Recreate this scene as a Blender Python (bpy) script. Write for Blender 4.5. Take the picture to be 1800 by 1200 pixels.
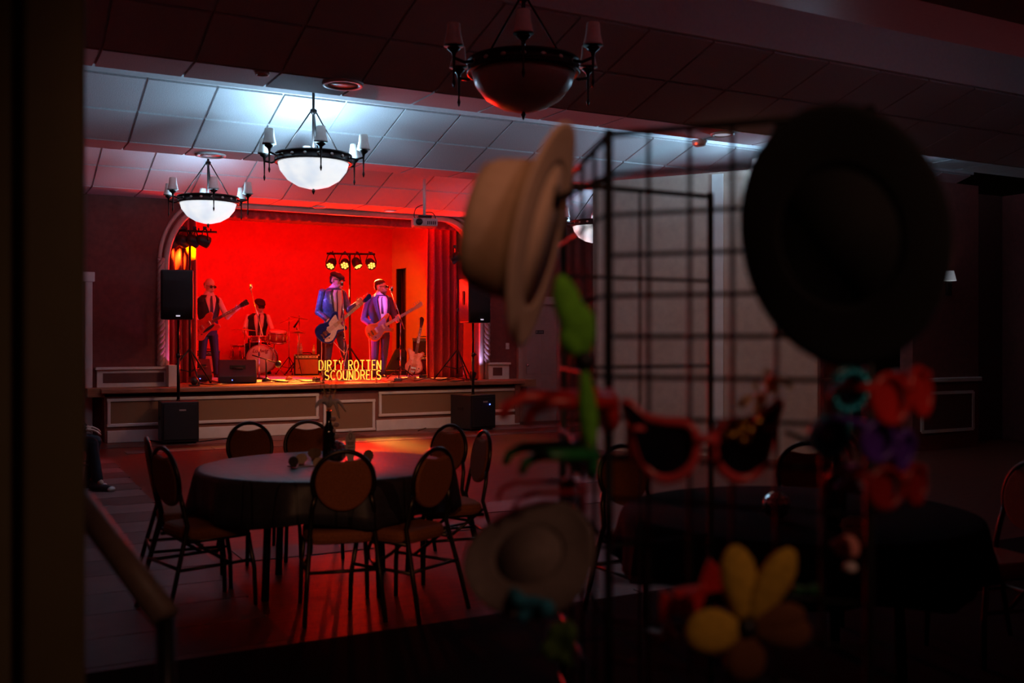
import bpy, bmesh, math, random
from mathutils import Vector, Matrix, Euler
random.seed(7)
for o in list(bpy.data.objects): bpy.data.objects.remove(o)
scene = bpy.context.scene
COL = scene.collection
V = Vector
PI = math.pi

# ------------------------------------------------------------------ camera
YAW = math.radians(28.5); F = 1770.0; CY = 597.0; EYE = 1.45
FX, FY = math.sin(YAW), math.cos(YAW)           # optical axis on the floor plan
RX, RY = math.cos(YAW), -math.sin(YAW)          # image right on the floor plan
cd = bpy.data.cameras.new('camera'); cam = bpy.data.objects.new('camera', cd); COL.objects.link(cam)
cam.location = (0, 0, EYE); cam.rotation_euler = (PI/2, 0, -YAW)
cd.sensor_width = 36.0; cd.lens = F/1800*36.0; cd.shift_y = -(600-CY)/1800.0
cd.clip_start = .05; cd.clip_end = 100
cd.dof.use_dof = True; cd.dof.focus_distance = 13.5; cd.dof.aperture_fstop = 2.0
scene.camera = cam

# ------------------------------------------------------------------ world, exposure
w = bpy.data.worlds.new('night'); scene.world = w; w.use_nodes = True
w.node_tree.nodes['Background'].inputs[0].default_value = (.02, .008, .004, 1)
w.node_tree.nodes['Background'].inputs[1].default_value = .02
vs = scene.view_settings
scene.display_settings.display_device = 'sRGB'
vs.view_transform = 'Standard'; vs.look = 'None'; vs.exposure = 0.0; vs.gamma = 1.0; vs.use_curve_mapping = False
try:
    scene.cycles.use_denoising = True
    scene.cycles.sample_clamp_indirect = 4.0
    scene.cycles.max_bounces = 7; scene.cycles.diffuse_bounces = 3; scene.cycles.caustics_reflective = False; scene.cycles.caustics_refractive = False
except Exception: pass

def add_light(name, kind, loc, col, power, target=None, size=.1, angle=60, blend=.6, size_y=None, spread=None):
    ld = bpy.data.lights.new(name, kind); ld.color = col; ld.energy = power
    if kind == 'AREA':
        ld.shape = 'RECTANGLE'; ld.size = size; ld.size_y = size_y or size
        if spread: ld.spread = math.radians(spread)
    else: ld.shadow_soft_size = size
    if kind == 'SPOT': ld.spot_size = math.radians(angle); ld.spot_blend = blend
    o = bpy.data.objects.new(name, ld); COL.objects.link(o); o.location = loc
    if target is not None: o.rotation_euler = (V(target)-V(loc)).to_track_quat('-Z', 'Y').to_euler()
    return o
RED = (1, .0, .0); AMBER = (1, .36, .02); MAG = (.8, .10, .9); BLUE = (.10, .14, 1.0); WARM = (1, .50, .26)
# stage border lights hidden behind the valance: red wash on the backdrop and out of the opening
add_light('border_light_red', 'AREA', (5.4, 16.25, 3.75), RED, 26, (5.6, 21.2, 1.7), 4.4, size_y=.25)
add_light('border_light_deep', 'AREA', (5.2, 19.5, 3.88), RED, 86, (5.4, 21.3, 1.2), 5.6, size_y=.3)
add_light('floor_wash_red', 'SPOT', (5.7, 17.25, 1.0), (1, .004, 0), 600, (5.9, 14.4, 3.6), .15, 130, .9)
add_light('audience_wash_red', 'SPOT', (6.2, 17.75, 2.3), (1, .012, .004), 1200, (4.2, 8, 2.2), .10, 150, .6)
# unseen warm spots added to fill the rack, chairs and angled wall
add_light('warm_fill_rack', 'SPOT', (1.2, -1.6, 3.3), (1, .50, .33), 52, (1.12, 1.43, 1.60), .15, 42, 1)
add_light('warm_fill_table', 'SPOT', (-.6, -1.6, 3.4), (1, .40, .18), 150, (2.2, 5.0, .66), .15, 21, 1)
add_light('warm_fill_wall', 'SPOT', (5.3, 5.2, 3.35), (1, .44, .22), 95, (8.1, 10.0, 1.0), .15, 62, 1)

add_light('warm_fill_stage_front', 'SPOT', (5.0, 11.5, 3.45), (1, .42, .20), 230, (5.0, 15.2, .3), .12, 80, 1)  # unseen warm spot added to brighten the stage front

# ------------------------------------------------------------------ helpers
def at(x, y, d):
    t = (x-900)/F
    return V((d*(FX+RX*t), d*(FY+RY*t), EYE+d*(CY-y)/F))
def atY(x, y, Y): return at(x, y, Y/(FY+RY*(x-900)/F))
def atz(x, y, z): return at(x, y, (z-EYE)*F/(CY-y))
def az(x): t = (x-900)/F; return math.atan2(FX+RX*t, FY+RY*t)

MATS = {}
def M(name, col, rough=.6, metal=0., var=.12, scale=30., bump=0., spec=.5, coat=0., trans=0., stretch=None):
    if name in MATS: return MATS[name]
    m = bpy.data.materials.new(name); m.use_nodes = True; nt = m.node_tree; b = nt.nodes['Principled BSDF']
    tc = nt.nodes.new('ShaderNodeTexCoord'); nz = nt.nodes.new('ShaderNodeTexNoise'); nz.inputs['Scale'].default_value = scale; nz.inputs['Detail'].default_value = 3
    src = tc.outputs['Object']
    if stretch:
        mp = nt.nodes.new('ShaderNodeMapping'); mp.inputs['Scale'].default_value = stretch; nt.links.new(src, mp.inputs[0]); src = mp.outputs[0]
    nt.links.new(src, nz.inputs['Vector'])
    rp = nt.nodes.new('ShaderNodeValToRGB')
    rp.color_ramp.elements[0].position = .3; rp.color_ramp.elements[1].position = .7
    rp.color_ramp.elements[0].color = tuple(max(0, c*(1-var)) for c in col)+(1,)
    rp.color_ramp.elements[1].color = tuple(min(1, c*(1+var)) for c in col)+(1,)
    nt.links.new(nz.outputs['Fac'], rp.inputs[0]); nt.links.new(rp.outputs[0], b.inputs['Base Color'])
    b.inputs['Roughness'].default_value = rough; b.inputs['Metallic'].default_value = metal
    b.inputs['Specular IOR Level'].default_value = spec
    if coat: b.inputs['Coat Weight'].default_value = coat; b.inputs['Coat Roughness'].default_value = .08
    if trans: b.inputs['Transmission Weight'].default_value = trans
    if bump:
        bp = nt.nodes.new('ShaderNodeBump'); bp.inputs['Strength'].default_value = bump; bp.inputs['Distance'].default_value = .01
        nt.links.new(nz.outputs['Fac'], bp.inputs['Height']); nt.links.new(bp.outputs[0], b.inputs['Normal'])
    MATS[name] = m; return m
def E(name, col, strength, base=None):
    if name in MATS: return MATS[name]
    m = bpy.data.materials.new(name); m.use_nodes = True; b = m.node_tree.nodes['Principled BSDF']
    b.inputs['Base Color'].default_value = (base or col)+(1,); b.inputs['Emission Color'].default_value = col+(1,); b.inputs['Emission Strength'].default_value = strength
    b.inputs['Roughness'].default_value = .4
    MATS[name] = m; return m

def frame(o, u, w):
    """4x4 with columns u (x), w x u (y), w (z) at o."""
    u = V(u).normalized(); w = V(w); w = (w-u*w.dot(u)).normalized(); v = w.cross(u)
    return Matrix(((u.x, v.x, w.x, o[0]), (u.y, v.y, w.y, o[1]), (u.z, v.z, w.z, o[2]), (0, 0, 0, 1)))
def T(*p): return Matrix.Translation(V(p))
def R(axis, deg): return Matrix.Rotation(math.radians(deg), 4, axis)

class MB:
    def __init__(s): s.v = []; s.f = []; s.sm = []
    def add(s, vs_, fs, smooth=True, m=None):
        n = len(s.v)
        s.v += [tuple(m @ V(p)) if m is not None else tuple(p) for p in vs_]
        s.f += [tuple(i+n for i in f) for f in fs]; s.sm += [smooth]*len(fs); return s
    def box(s, c, d, m=None):
        x, y, z = c; a, b, e = d[0]/2, d[1]/2, d[2]/2
        vv = [(x+i*a, y+j*b, z+k*e) for i in (-1, 1) for j in (-1, 1) for k in (-1, 1)]
        return s.add(vv, [(0, 1, 3, 2), (4, 6, 7, 5), (0, 4, 5, 1), (2, 3, 7, 6), (0, 2, 6, 4), (1, 5, 7, 3)], False, m)
    def tube(s, p, q, r1, r2=None, n=10, m=None):
        r2 = r1 if r2 is None else r2
        return s.path([p, q], [r1, r2], n, m=m)
    def path(s, pts, r, n=8, closed=False, m=None, flat=1.0, ref=None):
        pts = [V(p) for p in pts]; k = len(pts); rr = r if isinstance(r, (list, tuple)) else [r]*k
        vv, ff = [], []; up = None
        for i, p in enumerate(pts):
            if closed: t = pts[(i+1) % k]-pts[i-1]
            else: t = pts[min(i+1, k-1)]-pts[max(i-1, 0)]
            t = t.normalized() if t.length > 1e-9 else V((0, 0, 1))
            if up is None: up = V(ref) if ref else (V((0, 0, 1)) if abs(t.z) < .9 else V((1, 0, 0)))
            a = (up-t*up.dot(t)); a = a.normalized() if a.length > 1e-6 else t.orthogonal().normalized()
            up = a; b = t.cross(a)
            for j in range(n):
                an = 2*PI*j/n; vv.append(p+a*(math.cos(an)*rr[i]*flat)+b*(math.sin(an)*rr[i]))
        kk = k if closed else k-1
        for i in range(kk):
            i2 = (i+1) % k
            for j in range(n): ff.append((i*n+j, i*n+(j+1) % n, i2*n+(j+1) % n, i2*n+j))
        if not closed:
            ff.append(tuple(range(n-1, -1, -1))); ff.append(tuple((k-1)*n+j for j in range(n)))
        return s.add(vv, ff, True, m)
    def lathe(s, prof, n=24, m=None, sx=1., sy=1.):
        vv, ff = [], []
        for r, z in prof:
            for j in range(n): a = 2*PI*j/n; vv.append((r*sx*math.cos(a), r*sy*math.sin(a), z))
        for i in range(len(prof)-1):
            for j in range(n): ff.append((i*n+j, i*n+(j+1) % n, (i+1)*n+(j+1) % n, (i+1)*n+j))
        if prof[0][0] > 1e-6: ff.append(tuple(range(n-1, -1, -1)))
        if prof[-1][0] > 1e-6: ff.append(tuple((len(prof)-1)*n+j for j in range(n)))
        return s.add(vv, ff, True, m)
    def ell(s, c, r, m=None, n=14, k=8):
        prof = [(max(1e-7, math.sin(PI*i/k)), -math.cos(PI*i/k)) for i in range(k+1)]
        mm = T(*c) @ Matrix.Diagonal((r[0], r[1], r[2], 1))
        return s.lathe([(p[0], p[1]) for p in prof], n, (m @ mm) if m is not None else mm)
    def cap(s, p, q, r1, r2, n=10):
        p, q = V(p), V(q); t = (q-p); L = t.length; t = t.normalized() if L > 1e-6 else V((0, 0, 1)); pts, rr = [], []
        for a in (-80, -50, -20): pts.append(p+t*(math.sin(math.radians(a))*r1)); rr.append(math.cos(math.radians(a))*r1)
        for a in (20, 50, 80): pts.append(q+t*(math.sin(math.radians(a))*r2)); rr.append(math.cos(math.radians(a))*r2)
        return s.path(pts, rr, n)
    def prism(s, out, w0, w1, m=None):
        n = len(out); vv = [(p[0], p[1], w0) for p in out]+[(p[0], p[1], w1) for p in out]
        ff = [tuple(range(n-1, -1, -1)), tuple(range(n, 2*n))]+[(i, (i+1) % n, n+(i+1) % n, n+i) for i in range(n)]
        return s.add(vv, ff, False, m)
    def grid(s, fn, nu, nv, smooth=True, m=None, closed_u=False):
        vv = [fn(i/nu, j/nv) for i in range(nu+1) for j in range(nv+1)]
        ff = [(i*(nv+1)+j, (i+1)*(nv+1)+j, (i+1)*(nv+1)+j+1, i*(nv+1)+j+1) for i in range(nu) for j in range(nv)]
        return s.add(vv, ff, smooth, m)
    def mesh(s, name):
        me = bpy.data.meshes.new(name); me.from_pydata(s.v, [], s.f); me.polygons.foreach_set('use_smooth', s.sm); me.update(); return me
    def build(s, name, mat, parent=None, bevel=0, remesh=0, solid=0, smooth=0, sub=0, fix=True):
        me = s.mesh(name)
        if fix:
            bm = bmesh.new(); bm.from_mesh(me); bmesh.ops.remove_doubles(bm, verts=bm.verts, dist=1e-6); bmesh.ops.recalc_face_normals(bm, faces=bm.faces); bm.to_mesh(me); bm.free()
        o = link(name, me, mat, parent)
        if solid: md = o.modifiers.new('thick', 'SOLIDIFY'); md.thickness = solid; md.offset = 0
        if remesh:
            md = o.modifiers.new('skin', 'REMESH'); md.mode = 'VOXEL'; md.voxel_size = remesh; md.use_smooth_shade = True
            md = o.modifiers.new('relax', 'SMOOTH'); md.factor = .5; md.iterations = smooth or 3
        if sub: md = o.modifiers.new('round', 'SUBSURF'); md.levels = sub; md.render_levels = sub
        if bevel: md = o.modifiers.new('edge', 'BEVEL'); md.width = bevel; md.segments = 2; md.limit_method = 'ANGLE'; md.angle_limit = math.radians(40)
        return o
def link(name, me, mat, parent=None):
    o = bpy.data.objects.new(name, me); COL.objects.link(o)
    if mat is not None and me is not None and not me.materials: me.materials.append(mat)
    if parent is not None: o.parent = parent
    return o
def tag(o, label=None, cat=None, group=None, kind=None):
    if label: o['label'] = label
    if cat: o['category'] = cat
    if group: o['group'] = group
    if kind: o['kind'] = kind
    return o
def thing(name, label, cat, loc=(0, 0, 0), rz=0., group=None):
    o = bpy.data.objects.new(name, None); COL.objects.link(o); o.location = loc; o.rotation_euler = (0, 0, rz); o.empty_display_size = .1
    return tag(o, label, cat, group)
def struct(o): return tag(o, kind='structure')
def copy_tree(o, parent=None):
    c = o.copy(); COL.objects.link(c); c.parent = parent
    for ch in list(o.children): copy_tree(ch, c)
    return c
def spline(pts, n=8, closed=False):
    pts = [V(p) for p in pts]; k = len(pts); out = []
    for i in range(k if closed else k-1):
        g = lambda j: pts[j % k] if closed else pts[max(0, min(k-1, j))]
        p0, p1, p2, p3 = g(i-1), g(i), g(i+1), g(i+2)
        for j in range(n):
            t = j/n; out.append(.5*((2*p1)+(p2-p0)*t+(2*p0-5*p1+4*p2-p3)*t*t+(3*p1-p0-3*p2+p3)*t**3))
    if not closed: out.append(pts[-1])
    return out
def out2(pts, n=6): return [(p.x, p.y) for p in spline([(a, b, 0) for a, b in pts], n, True)]

# materials
m_black = M('black_plastic', (.012, .012, .013), .45)
m_blackmetal = M('black_metal', (.02, .02, .022), .35, .6)
m_iron = M('dark_iron', (.03, .022, .02), .4, .7)
m_chrome = M('chrome', (.75, .75, .77), .18, 1., .03)
m_white = M('white_paint', (.72, .70, .66), .5, 0, .05, 8)
m_tile = M('ceiling_tile', (.62, .62, .62), .85, 0, .10, 90, .25)
m_tee = M('ceiling_tee', (.66, .66, .66), .45, 0, .04)
m_wallred = M('wall_red_brown', (.20, .045, .035), .75, 0, .14, 14, .12)
m_wallwarm = M('wall_beige', (.50, .37, .29), .8, 0, .07, 9)
m_stagewall = M('stage_wall', (.80, .70, .62), .8, 0, .04, 3)
m_stagewood = M('stage_wood', (.36, .17, .08), .42, 0, .25, 8, 0, .5, 0, 0, (1, 12, 12))
m_curtain = M('curtain_velvet', (.46, .05, .05), .85, 0, .15, 40)
m_cloth = M('black_cloth', (.028, .027, .034), .75, 0, .2, 60, .2)
m_upholst = M('chair_fabric', (.32, .10, .035), .85, 0, .35, 220, .3)
m_bronze = M('chair_bronze', (.06, .045, .035), .32, .8)
# ================================================================== SETTING
SZ = .765; WY = 15.6; LIP = 15.05; BACK = 21.6; LOW = 3.54; UP = 4.35
ZERO = (0, 0, 0)
m_floor = M('dance_floor_wood', (.12, .022, .012), .40, 0, .4, 3, .04, .25, 0, 0, (1, 14, 1))
m_pale = M('pale_floor_tile', (.15, .085, .08), .55, 0, .1, 6)
m_darktile = M('dark_floor_tile', (.07, .035, .03), .5, 0, .2, 6)
fl = struct(MB().box((6, 8, -.05), (18, 24, .1)).build('floor', m_floor))
tile_me = {}
def floor_tile(x0, x1, y0, y1, mat=m_pale):
    o = MB().box(((x0+x1)/2, (y0+y1)/2, .002), (x1-x0-.01, y1-y0-.01, .006)).build('floor_tile', mat, fl)
for r_, (ya, yb) in enumerate(((14.35, 14.85), (13.55, 13.85))):      # two pale rows before the stage
    x = 1.2+.6*r_
    while x < 9.4:
        L = random.choice((1.1, 1.5, 1.9)); floor_tile(x, x+L, ya, yb, m_pale if random.random() < .8 else m_darktile); x += L
for i in range(10):                                                  # striped border along the left side
    ya = 12.6-i*.92; floor_tile(-.6, 1.55-.02*i, ya, ya+.46)
    floor_tile(-.6, 1.55-.02*i, ya-.46, ya, m_darktile)
for x0, x1, y0, y1 in ((2.6, 3.7, 6.9, 7.3), (3.8, 5.2, 7.5, 8.0), (1.6, 2.5, 6.6, 7.0), (2.9, 3.9, 5.4, 5.9), (5.4, 6.6, 8.6, 9.1), (3.4, 4.6, 4.4, 4.8), (4.2, 5.6, 6.1, 6.5)): floor_tile(x0, x1, y0, y1)

MB().box((6, .85, .004), (14.4, 7.7, .008)).build('dark_floor_sheet', M('floor_shade_black', (.016, .010, .010), .95, 0, .3, 120, .3, .05), fl)  # near-black sheet added to darken the near floor, standing in for shade

# ---- ceiling: low strips with downlights, sloping tiled panels, raised coves between them
TX0, TW = 1.517, .656
bays = (4.3, 7.8, 11.3, 14.8); XA, XB = TX0-5*TW, TX0+18*TW
cb = MB()
def quad(mb, a, b, c, d): mb.add([a, b, c, d], [(0, 1, 2, 3)], False)
def slab(mb, y0, z0, y1, z1, t=.03): mb.add([(XA, y0, z0), (XB, y0, z0), (XB, y1, z1), (XA, y1, z1), (XA, y0, z0+t), (XB, y0, z0+t), (XB, y1, z1+t), (XA, y1, z1+t)], [(0, 1, 2, 3), (7, 6, 5, 4), (0, 4, 5, 1), (1, 5, 6, 2), (2, 6, 7, 3), (3, 7, 4, 0)], False)
ends = []
for i, yb in enumerate(bays):
    ye = WY if i == 3 else yb+.5
    slab(cb, yb-1.28, LOW+.38+.022, yb, LOW+.022)                       # backing of the sloping panel
    slab(cb, yb, LOW+.022, ye, LOW+.022)                               # low strip
    cb.box(((XA+XB)/2, yb-1.295, (LOW+.38+UP)/2+.01), (XB-XA, .03, UP-LOW-.38))
    if i < 3: cb.box(((XA+XB)/2, ye+.0, (LOW+UP)/2+.02), (XB-XA, .03, UP-LOW-.02)); slab(cb, ye, UP, bays[i+1]-1.28, UP)
slab(cb, -3, LOW+.02, 3.02, LOW+.02)
ceil = struct(cb.build('ceiling', m_tee))
sl = math.hypot(1.28, .38)
t_slope = MB().box((0, 0, .011), (TW-.024, sl/2-.036, .022)).mesh('tile'); t_slope.materials.append(m_tile)
t_strip = MB().box((0, 0, .011), (TW-.022, .48, .022)).mesh('tile'); t_strip.materials.append(m_tile)
t_end = MB().box((0, 0, .011), (TW-.022, .78, .022)).mesh('tile'); t_end.materials.append(m_tile)
ang = -math.atan2(.38, 1.28)
for i, yb in enumerate(bays):
    if i == 0: continue
    for k in range(-5, 18):
        xc = TX0+(k+.5)*TW
        for q in (.25, .75):
            o = link('tile', t_slope, None, ceil); o.location = (xc, yb-1.28*(1-q), LOW+.38*(1-q)); o.rotation_euler = (ang, 0, 0)
        o = link('tile', t_end if i == 3 else t_strip, None, ceil); o.location = (xc, yb+(.4 if i == 3 else .25), LOW)

def downlight(p, r, name, label, cat, lit=None):
    t = thing(name, label, cat, (p[0], p[1], LOW-.012))
    MB().lathe([(r*.72, .012), (r*.74, -.004), (r*.95, -.008), (r, .004), (r, .012)], 28).build('ring', m_white, t)
    MB().lathe([(1e-4, .004), (r*.73, .004), (r*.73, .010), (1e-4, .010)], 24).build('grille' if 'speaker' in name else 'diffuser', lit or m_white, t)
    return t
m_lens = E('dim_lens', (.75, .8, 1.0), .35, (.8, .8, .8))
downlight(atz(603, 147, LOW), .17, 'ceiling_speaker', 'large round white ceiling speaker above the red-lit seam', 'ceiling speaker')
downlight(atz(370, 272, LOW), .17, 'ceiling_speaker', 'round ceiling speaker just above the small far chandelier', 'ceiling speaker')
downlight(atz(461, 128, LOW), .055, 'ceiling_sprinkler', 'small round red-lit sprinkler cover on the dark ceiling', 'sprinkler')
downlight(atz(1270, 235, LOW), .12, 'ceiling_downlight', 'pale glowing round downlight in the ceiling above the wire rack', 'downlight', m_lens)
downlight(atz(685, 370, LOW), .11, 'ceiling_downlight', 'round downlight at the ceiling edge above the stage arch', 'downlight', m_lens)
downlight(atz(561, 363, LOW), .10, 'ceiling_downlight', 'red-lit round downlight left of the projector above the valance', 'downlight')
p = atz(1230, 247, LOW); t = thing('smoke_detector', 'small white detector with red light at the ceiling edge', 'smoke detector', (p.x, p.y, LOW-.03))
MB().lathe([(.05, -.03), (.075, -.01), (.08, .03)], 20).build('body', m_white, t); MB().ell((-.075, -.03, -.015), (.012, .012, .012)).build('indicator', E('led_red', (1, .05, .02), 3), t)

# ---- stage front wall with the arched opening
OX0, OX1, OT, CA, CB = 2.62, 7.86, 3.50, .75, .95
def arch_z(x):
    e = min(x-OX0, OX1-x)
    return OT if e >= CA else OT-CB+CB*math.sqrt(max(0, 1-((CA-e)/CA)**2))
wb = MB(); y0, y1 = WY, WY+.25
wb.box(((OX0-1.2)/2, (y0+y1)/2, UP/2), (OX0+1.2, .25, UP)); wb.box(((OX1+12)/2, (y0+y1)/2, UP/2), (12-OX1, .25, UP))
xs = [OX0+CA*(1-math.cos(PI/2*i/12)) for i in range(13)]; xs += [OX1-(x-OX0) for x in reversed(xs)]
for a, b in zip(xs, xs[1:]):
    za, zb = arch_z(a), arch_z(b)
    wb.add([(a, y0, za), (b, y0, zb), (b, y0, UP), (a, y0, UP), (a, y1, za), (b, y1, zb), (b, y1, UP), (a, y1, UP)], [(0, 1, 2, 3), (7, 6, 5, 4), (0, 4, 5, 1)], False)
wallfar = struct(wb.build('wall_far', m_wallred))
# arch moulding (smooth bands) and rope columns
path = [(OX0, 0, z) for z in (SZ, 1.4, 2.0, OT-CB)]+[(x, 0, arch_z(x)) for x in xs[1:-1]]+[(OX1, 0, z) for z in (OT-CB, 2.0, 1.4, SZ)]
m_mould = M('arch_moulding', (.62, .42, .36), .5, 0, .08, 12)
tr = struct(MB().path([(x, WY-.01, z) for x, _, z in path], .045, 8).build('trim_1', m_mould))
outp = [((x-5.24)*1.035+5.24, WY-.005, z*1.022 if z > 1 else z) for x, _, z in path]
struct(MB().path(outp, .03, 8).build('trim_2', m_mould))
m_rope = M('rope_moulding', (.55, .34, .30), .45, 0, .1, 20)
for k, (xx, sgn) in enumerate(((OX0-.075, 1), (OX1+.10, -1))):
    for s_ in range(3):
        pts = []
        for i in range(90):
            z = SZ+.3+i*(2.65-SZ-.3)/89; a = sgn*i*.42+s_*2*PI/3; pts.append((xx+.03*math.cos(a), WY-.035+.03*math.sin(a), z))
        o = MB().path(pts, .03, 6).build('rope_strand', m_rope, tr)
# wainscot on both sides of the arch
m_wainin = M('wainscot_inset', (.13, .045, .035), .6, 0, .1, 10)
def wainscot(n, x0, x1, zt, box_end):
    b = struct(MB().box(((x0+x1)/2, WY-.03, (SZ+zt)/2), (x1-x0, .06, zt-SZ)).build('trim_%d' % n, m_white))
    MB().box(((x0+x1)/2, WY-.04, zt-.015), (x1-x0+.04, .12, .04)).build('rail', m_white, b, bevel=.008)
    MB().box(((x0+x1)/2-.03, WY-.063, (SZ+zt)/2-.01), (x1-x0-.22, .01, .14)).build('inset_panel', m_wainin, b)
    if box_end: MB().box((x1-.05, WY-.14, (SZ+zt)/2+.015), (.12, .28, zt-SZ+.03)).build('end_block', m_white, b, bevel=.006)
    return b
wainscot(3, 1.66, 2.72, 1.05, True); wainscot(4, 7.98, 8.38, 1.05, False)
# door left of the stage and door right of the stage
m_door = M('door_paint', (.42, .29, .24), .55, 0, .06, 6)
def door(n, x0, x1, zt, z0=0, panels=True):
    d = struct(MB().box(((x0+x1)/2, WY-.005, (zt+z0)/2), (x1-x0, .05, zt-z0)).build('door_%d' % n, m_door))
    for nm, c, s_ in (('jamb', (x0-.05, WY-.03, (zt+z0)/2), (.1, .1, zt-z0)), ('jamb', (x1+.05, WY-.03, (zt+z0)/2), (.1, .1, zt-z0)), ('head_casing', ((x0+x1)/2, WY-.035, zt+.07), (x1-x0+.26, .12, .14))):
        MB().box(c, s_).build(nm, m_white if n == 1 else m_door, d, bevel=.01)
    if panels:
        wd = (x1-x0-.24)/2
        for cx in (x0+.08+wd/2, x1-.08-wd/2):
            for za, zb in ((.15, .72), (.84, 1.62), (1.72, zt-.1)):
                MB().box((cx, WY-.032, (za+zb)/2), (wd, .012, zb-za)).build('door_panel', m_door, d, bevel=.008)
    return d
door(1, .75, 1.50, 2.28)
d2 = door(2, 8.66, 9.36, 2.08)
MB().ell((8.74, WY-.08, 1.0), (.03, .04, .03)).build('door_knob', m_chrome, d2)
p = atY(948.5, 583.5, WY-.04); t = thing('door_sign', 'small black plate with pale lettering on the panelled door', 'sign', tuple(p))
MB().box(ZERO, (.17, .012, .065)).build('plate', m_black, t)
for k, (cx, cz, wd) in enumerate(((-.058, 0, .016), (.02, .010, .10), (.02, -.010, .10))): MB().box((cx, -.008, cz), (wd, .004, .030 if k == 0 else .007)).build('print_mark', M('sign_print', (.35, .3, .3)), t)
p = atY(892, 608, WY-.01); t = thing('light_switch', 'white double switch plate on wall right of the stage', 'light switch', tuple(p))
MB().box(ZERO, (.07, .012, .11)).build('plate', m_white, t, bevel=.003)
for dx in (-.015, .015): MB().box((dx, -.01, 0), (.012, .012, .03)).build('toggle', m_white, t)
p = atY(972, 425, WY-.02); t = thing('wall_vent', 'dark slotted air vent high on the wall by the wire rack', 'vent', tuple(p))
MB().box(ZERO, (.14, .03, .34)).build('vent_frame', m_iron, t)
for k in range(7): MB().box((0, -.02, -.14+k*.046), (.11, .012, .018)).build('slat', m_wallred, t)
# inside of the stage
struct(MB().box((5.1, BACK+.05, 2.4), (8, .1, 3.9)).build('wall_stage_back', M('red_wash_wall', (.80, .10, .06), .85, 0, .05, 3)))  # red stage light is put into the wall colour to deepen it
struct(MB().box((1.55, 18.7, 2.4), (.1, 6, 3.9)).build('wall_stage_left', m_stagewall))
sr = MB(); DY0, DY1, DT = 20.75, 21.3, 3.05
sr.box((8.65, (15.85+DY0)/2, 2.4), (.1, DY0-15.85, 3.9)); sr.box((8.65, (DY1+BACK)/2, 2.4), (.1, BACK-DY1, 3.9)); sr.box((8.65, (DY0+DY1)/2, (DT+4.35)/2), (.1, DY1-DY0, 4.35-DT))
struct(sr.build('wall_stage_right', M('amber_wash_wall', (.80, .42, .22), .8, 0, .04, 3)))  # amber stage light is tinted into this wall's colour
dd = struct(MB().box((8.78, (DY0+DY1)/2, (SZ+DT)/2), (.04, DY1-DY0+.1, DT-SZ)).build('door_3', M('stage_door_dark', (.10, .03, .02), .6)))
MB().box((8.62, DY1-.05, (SZ+DT)/2), (.10, .06, DT-SZ)).build('jamb', m_blackmetal, dd); MB().box((8.70, DY0+.2, (SZ+DT)/2), (.03, .10, DT-SZ)).build('edge_strip', M('door_edge', (.5, .4, .15)), dd)
struct(MB().box((5.1, 18.75, 4.02), (8, 5.9, .08)).build('ceiling_stage', m_stagewall))
# ---- stage platform
st = thing('stage', 'raised stage with wooden lip and white framed front panels', 'stage', (5, 15.15, 0))
ox, oy = 5, 15.15
SX0, SX1 = 1.72, 8.36
MB().box((.1-0, (BACK-15.15)/2, SZ-.06), (7.2, BACK-15.15, .12)).build('deck', m_stagewood, st)
MB().box(((SX0+SX1)/2-ox, -.02, SZ-.035), (SX1-SX0+.12, .22, .07)).build('lip', M('lip_wood', (.34, .13, .07), .35, 0, .25, 8, 0, .5, 0, 0, (1, 10, 10)), st, bevel=.015)
MB().box(((SX0+SX1)/2-ox, .05, (SZ-.07)/2), (SX1-SX0, .1, SZ-.07)).build('front_board', M('stage_front_brown', (.24, .09, .06), .6, 0, .12, 8), st)
MB().box((SX1-ox-.05, 1.3, (SZ-.07)/2), (.1, 2.5, SZ-.07)).build('side_board', MATS['stage_front_brown'], st); MB().box((SX0-ox+.05, .9, (SZ-.07)/2), (.1, 1.6, SZ-.07)).build('side_board', MATS['stage_front_brown'], st)
m_inset = M('stage_inset_olive', (.26, .15, .08), .9, 0, .3, 260, .2)
def fpanel(x0, x1, z0, z1):
    g = MB().box(((x0+x1)/2-ox, -.006, (z0+z1)/2), (x1-x0, .012, z1-z0)).build('inset_panel', m_inset, st)
    for c, s_ in ((((x0+x1)/2, z1), (x1-x0+.06, .045)), (((x0+x1)/2, z0), (x1-x0+.06, .045)), ((x0, (z0+z1)/2), (.045, z1-z0)), ((x1, (z0+z1)/2), (.045, z1-z0))):
        MB().box((c[0]-ox, -.018, c[1]), (s_[0], .036, s_[1])).build('frame_moulding', m_white, g, bevel=.01)
xl, xm = atY(191, 700, 15.15).x, atY(557, 700, 15.15).x; xr0, xr1 = atY(667.6, 700, 15.15).x, atY(909, 700, 15.15).x
fpanel(xl, xm, .245, .60); fpanel(xr0, min(xr1, SX1-.05), .245, .60); xc1 = atY(656, 700, 15.15).x; fpanel(xm+.12, xc1, .03, .485)
for x0, x1 in ((SX0+.03, xm+.08), (xc1+.04, SX1)): MB().box(((x0+x1)/2-ox, -.02, .085), (x1-x0, .04, .17)).build('baseboard', m_white, st, bevel=.008)
MB().box((SX1-ox-.05, -.03, .36), (.1, .05, .66)).build('corner_post', MATS['stage_front_brown'], st)
# rug on the stage
rg = MB().box((5.5, 17.2, SZ+.006), (4.0, 2.5, .012)).build('stage_rug', M('stage_rug_tan', (.62, .46, .30), .85, 0, .25, 60, .3)); tag(rg, 'flat patterned rug lying across the lit stage floor', 'rug')
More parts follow.
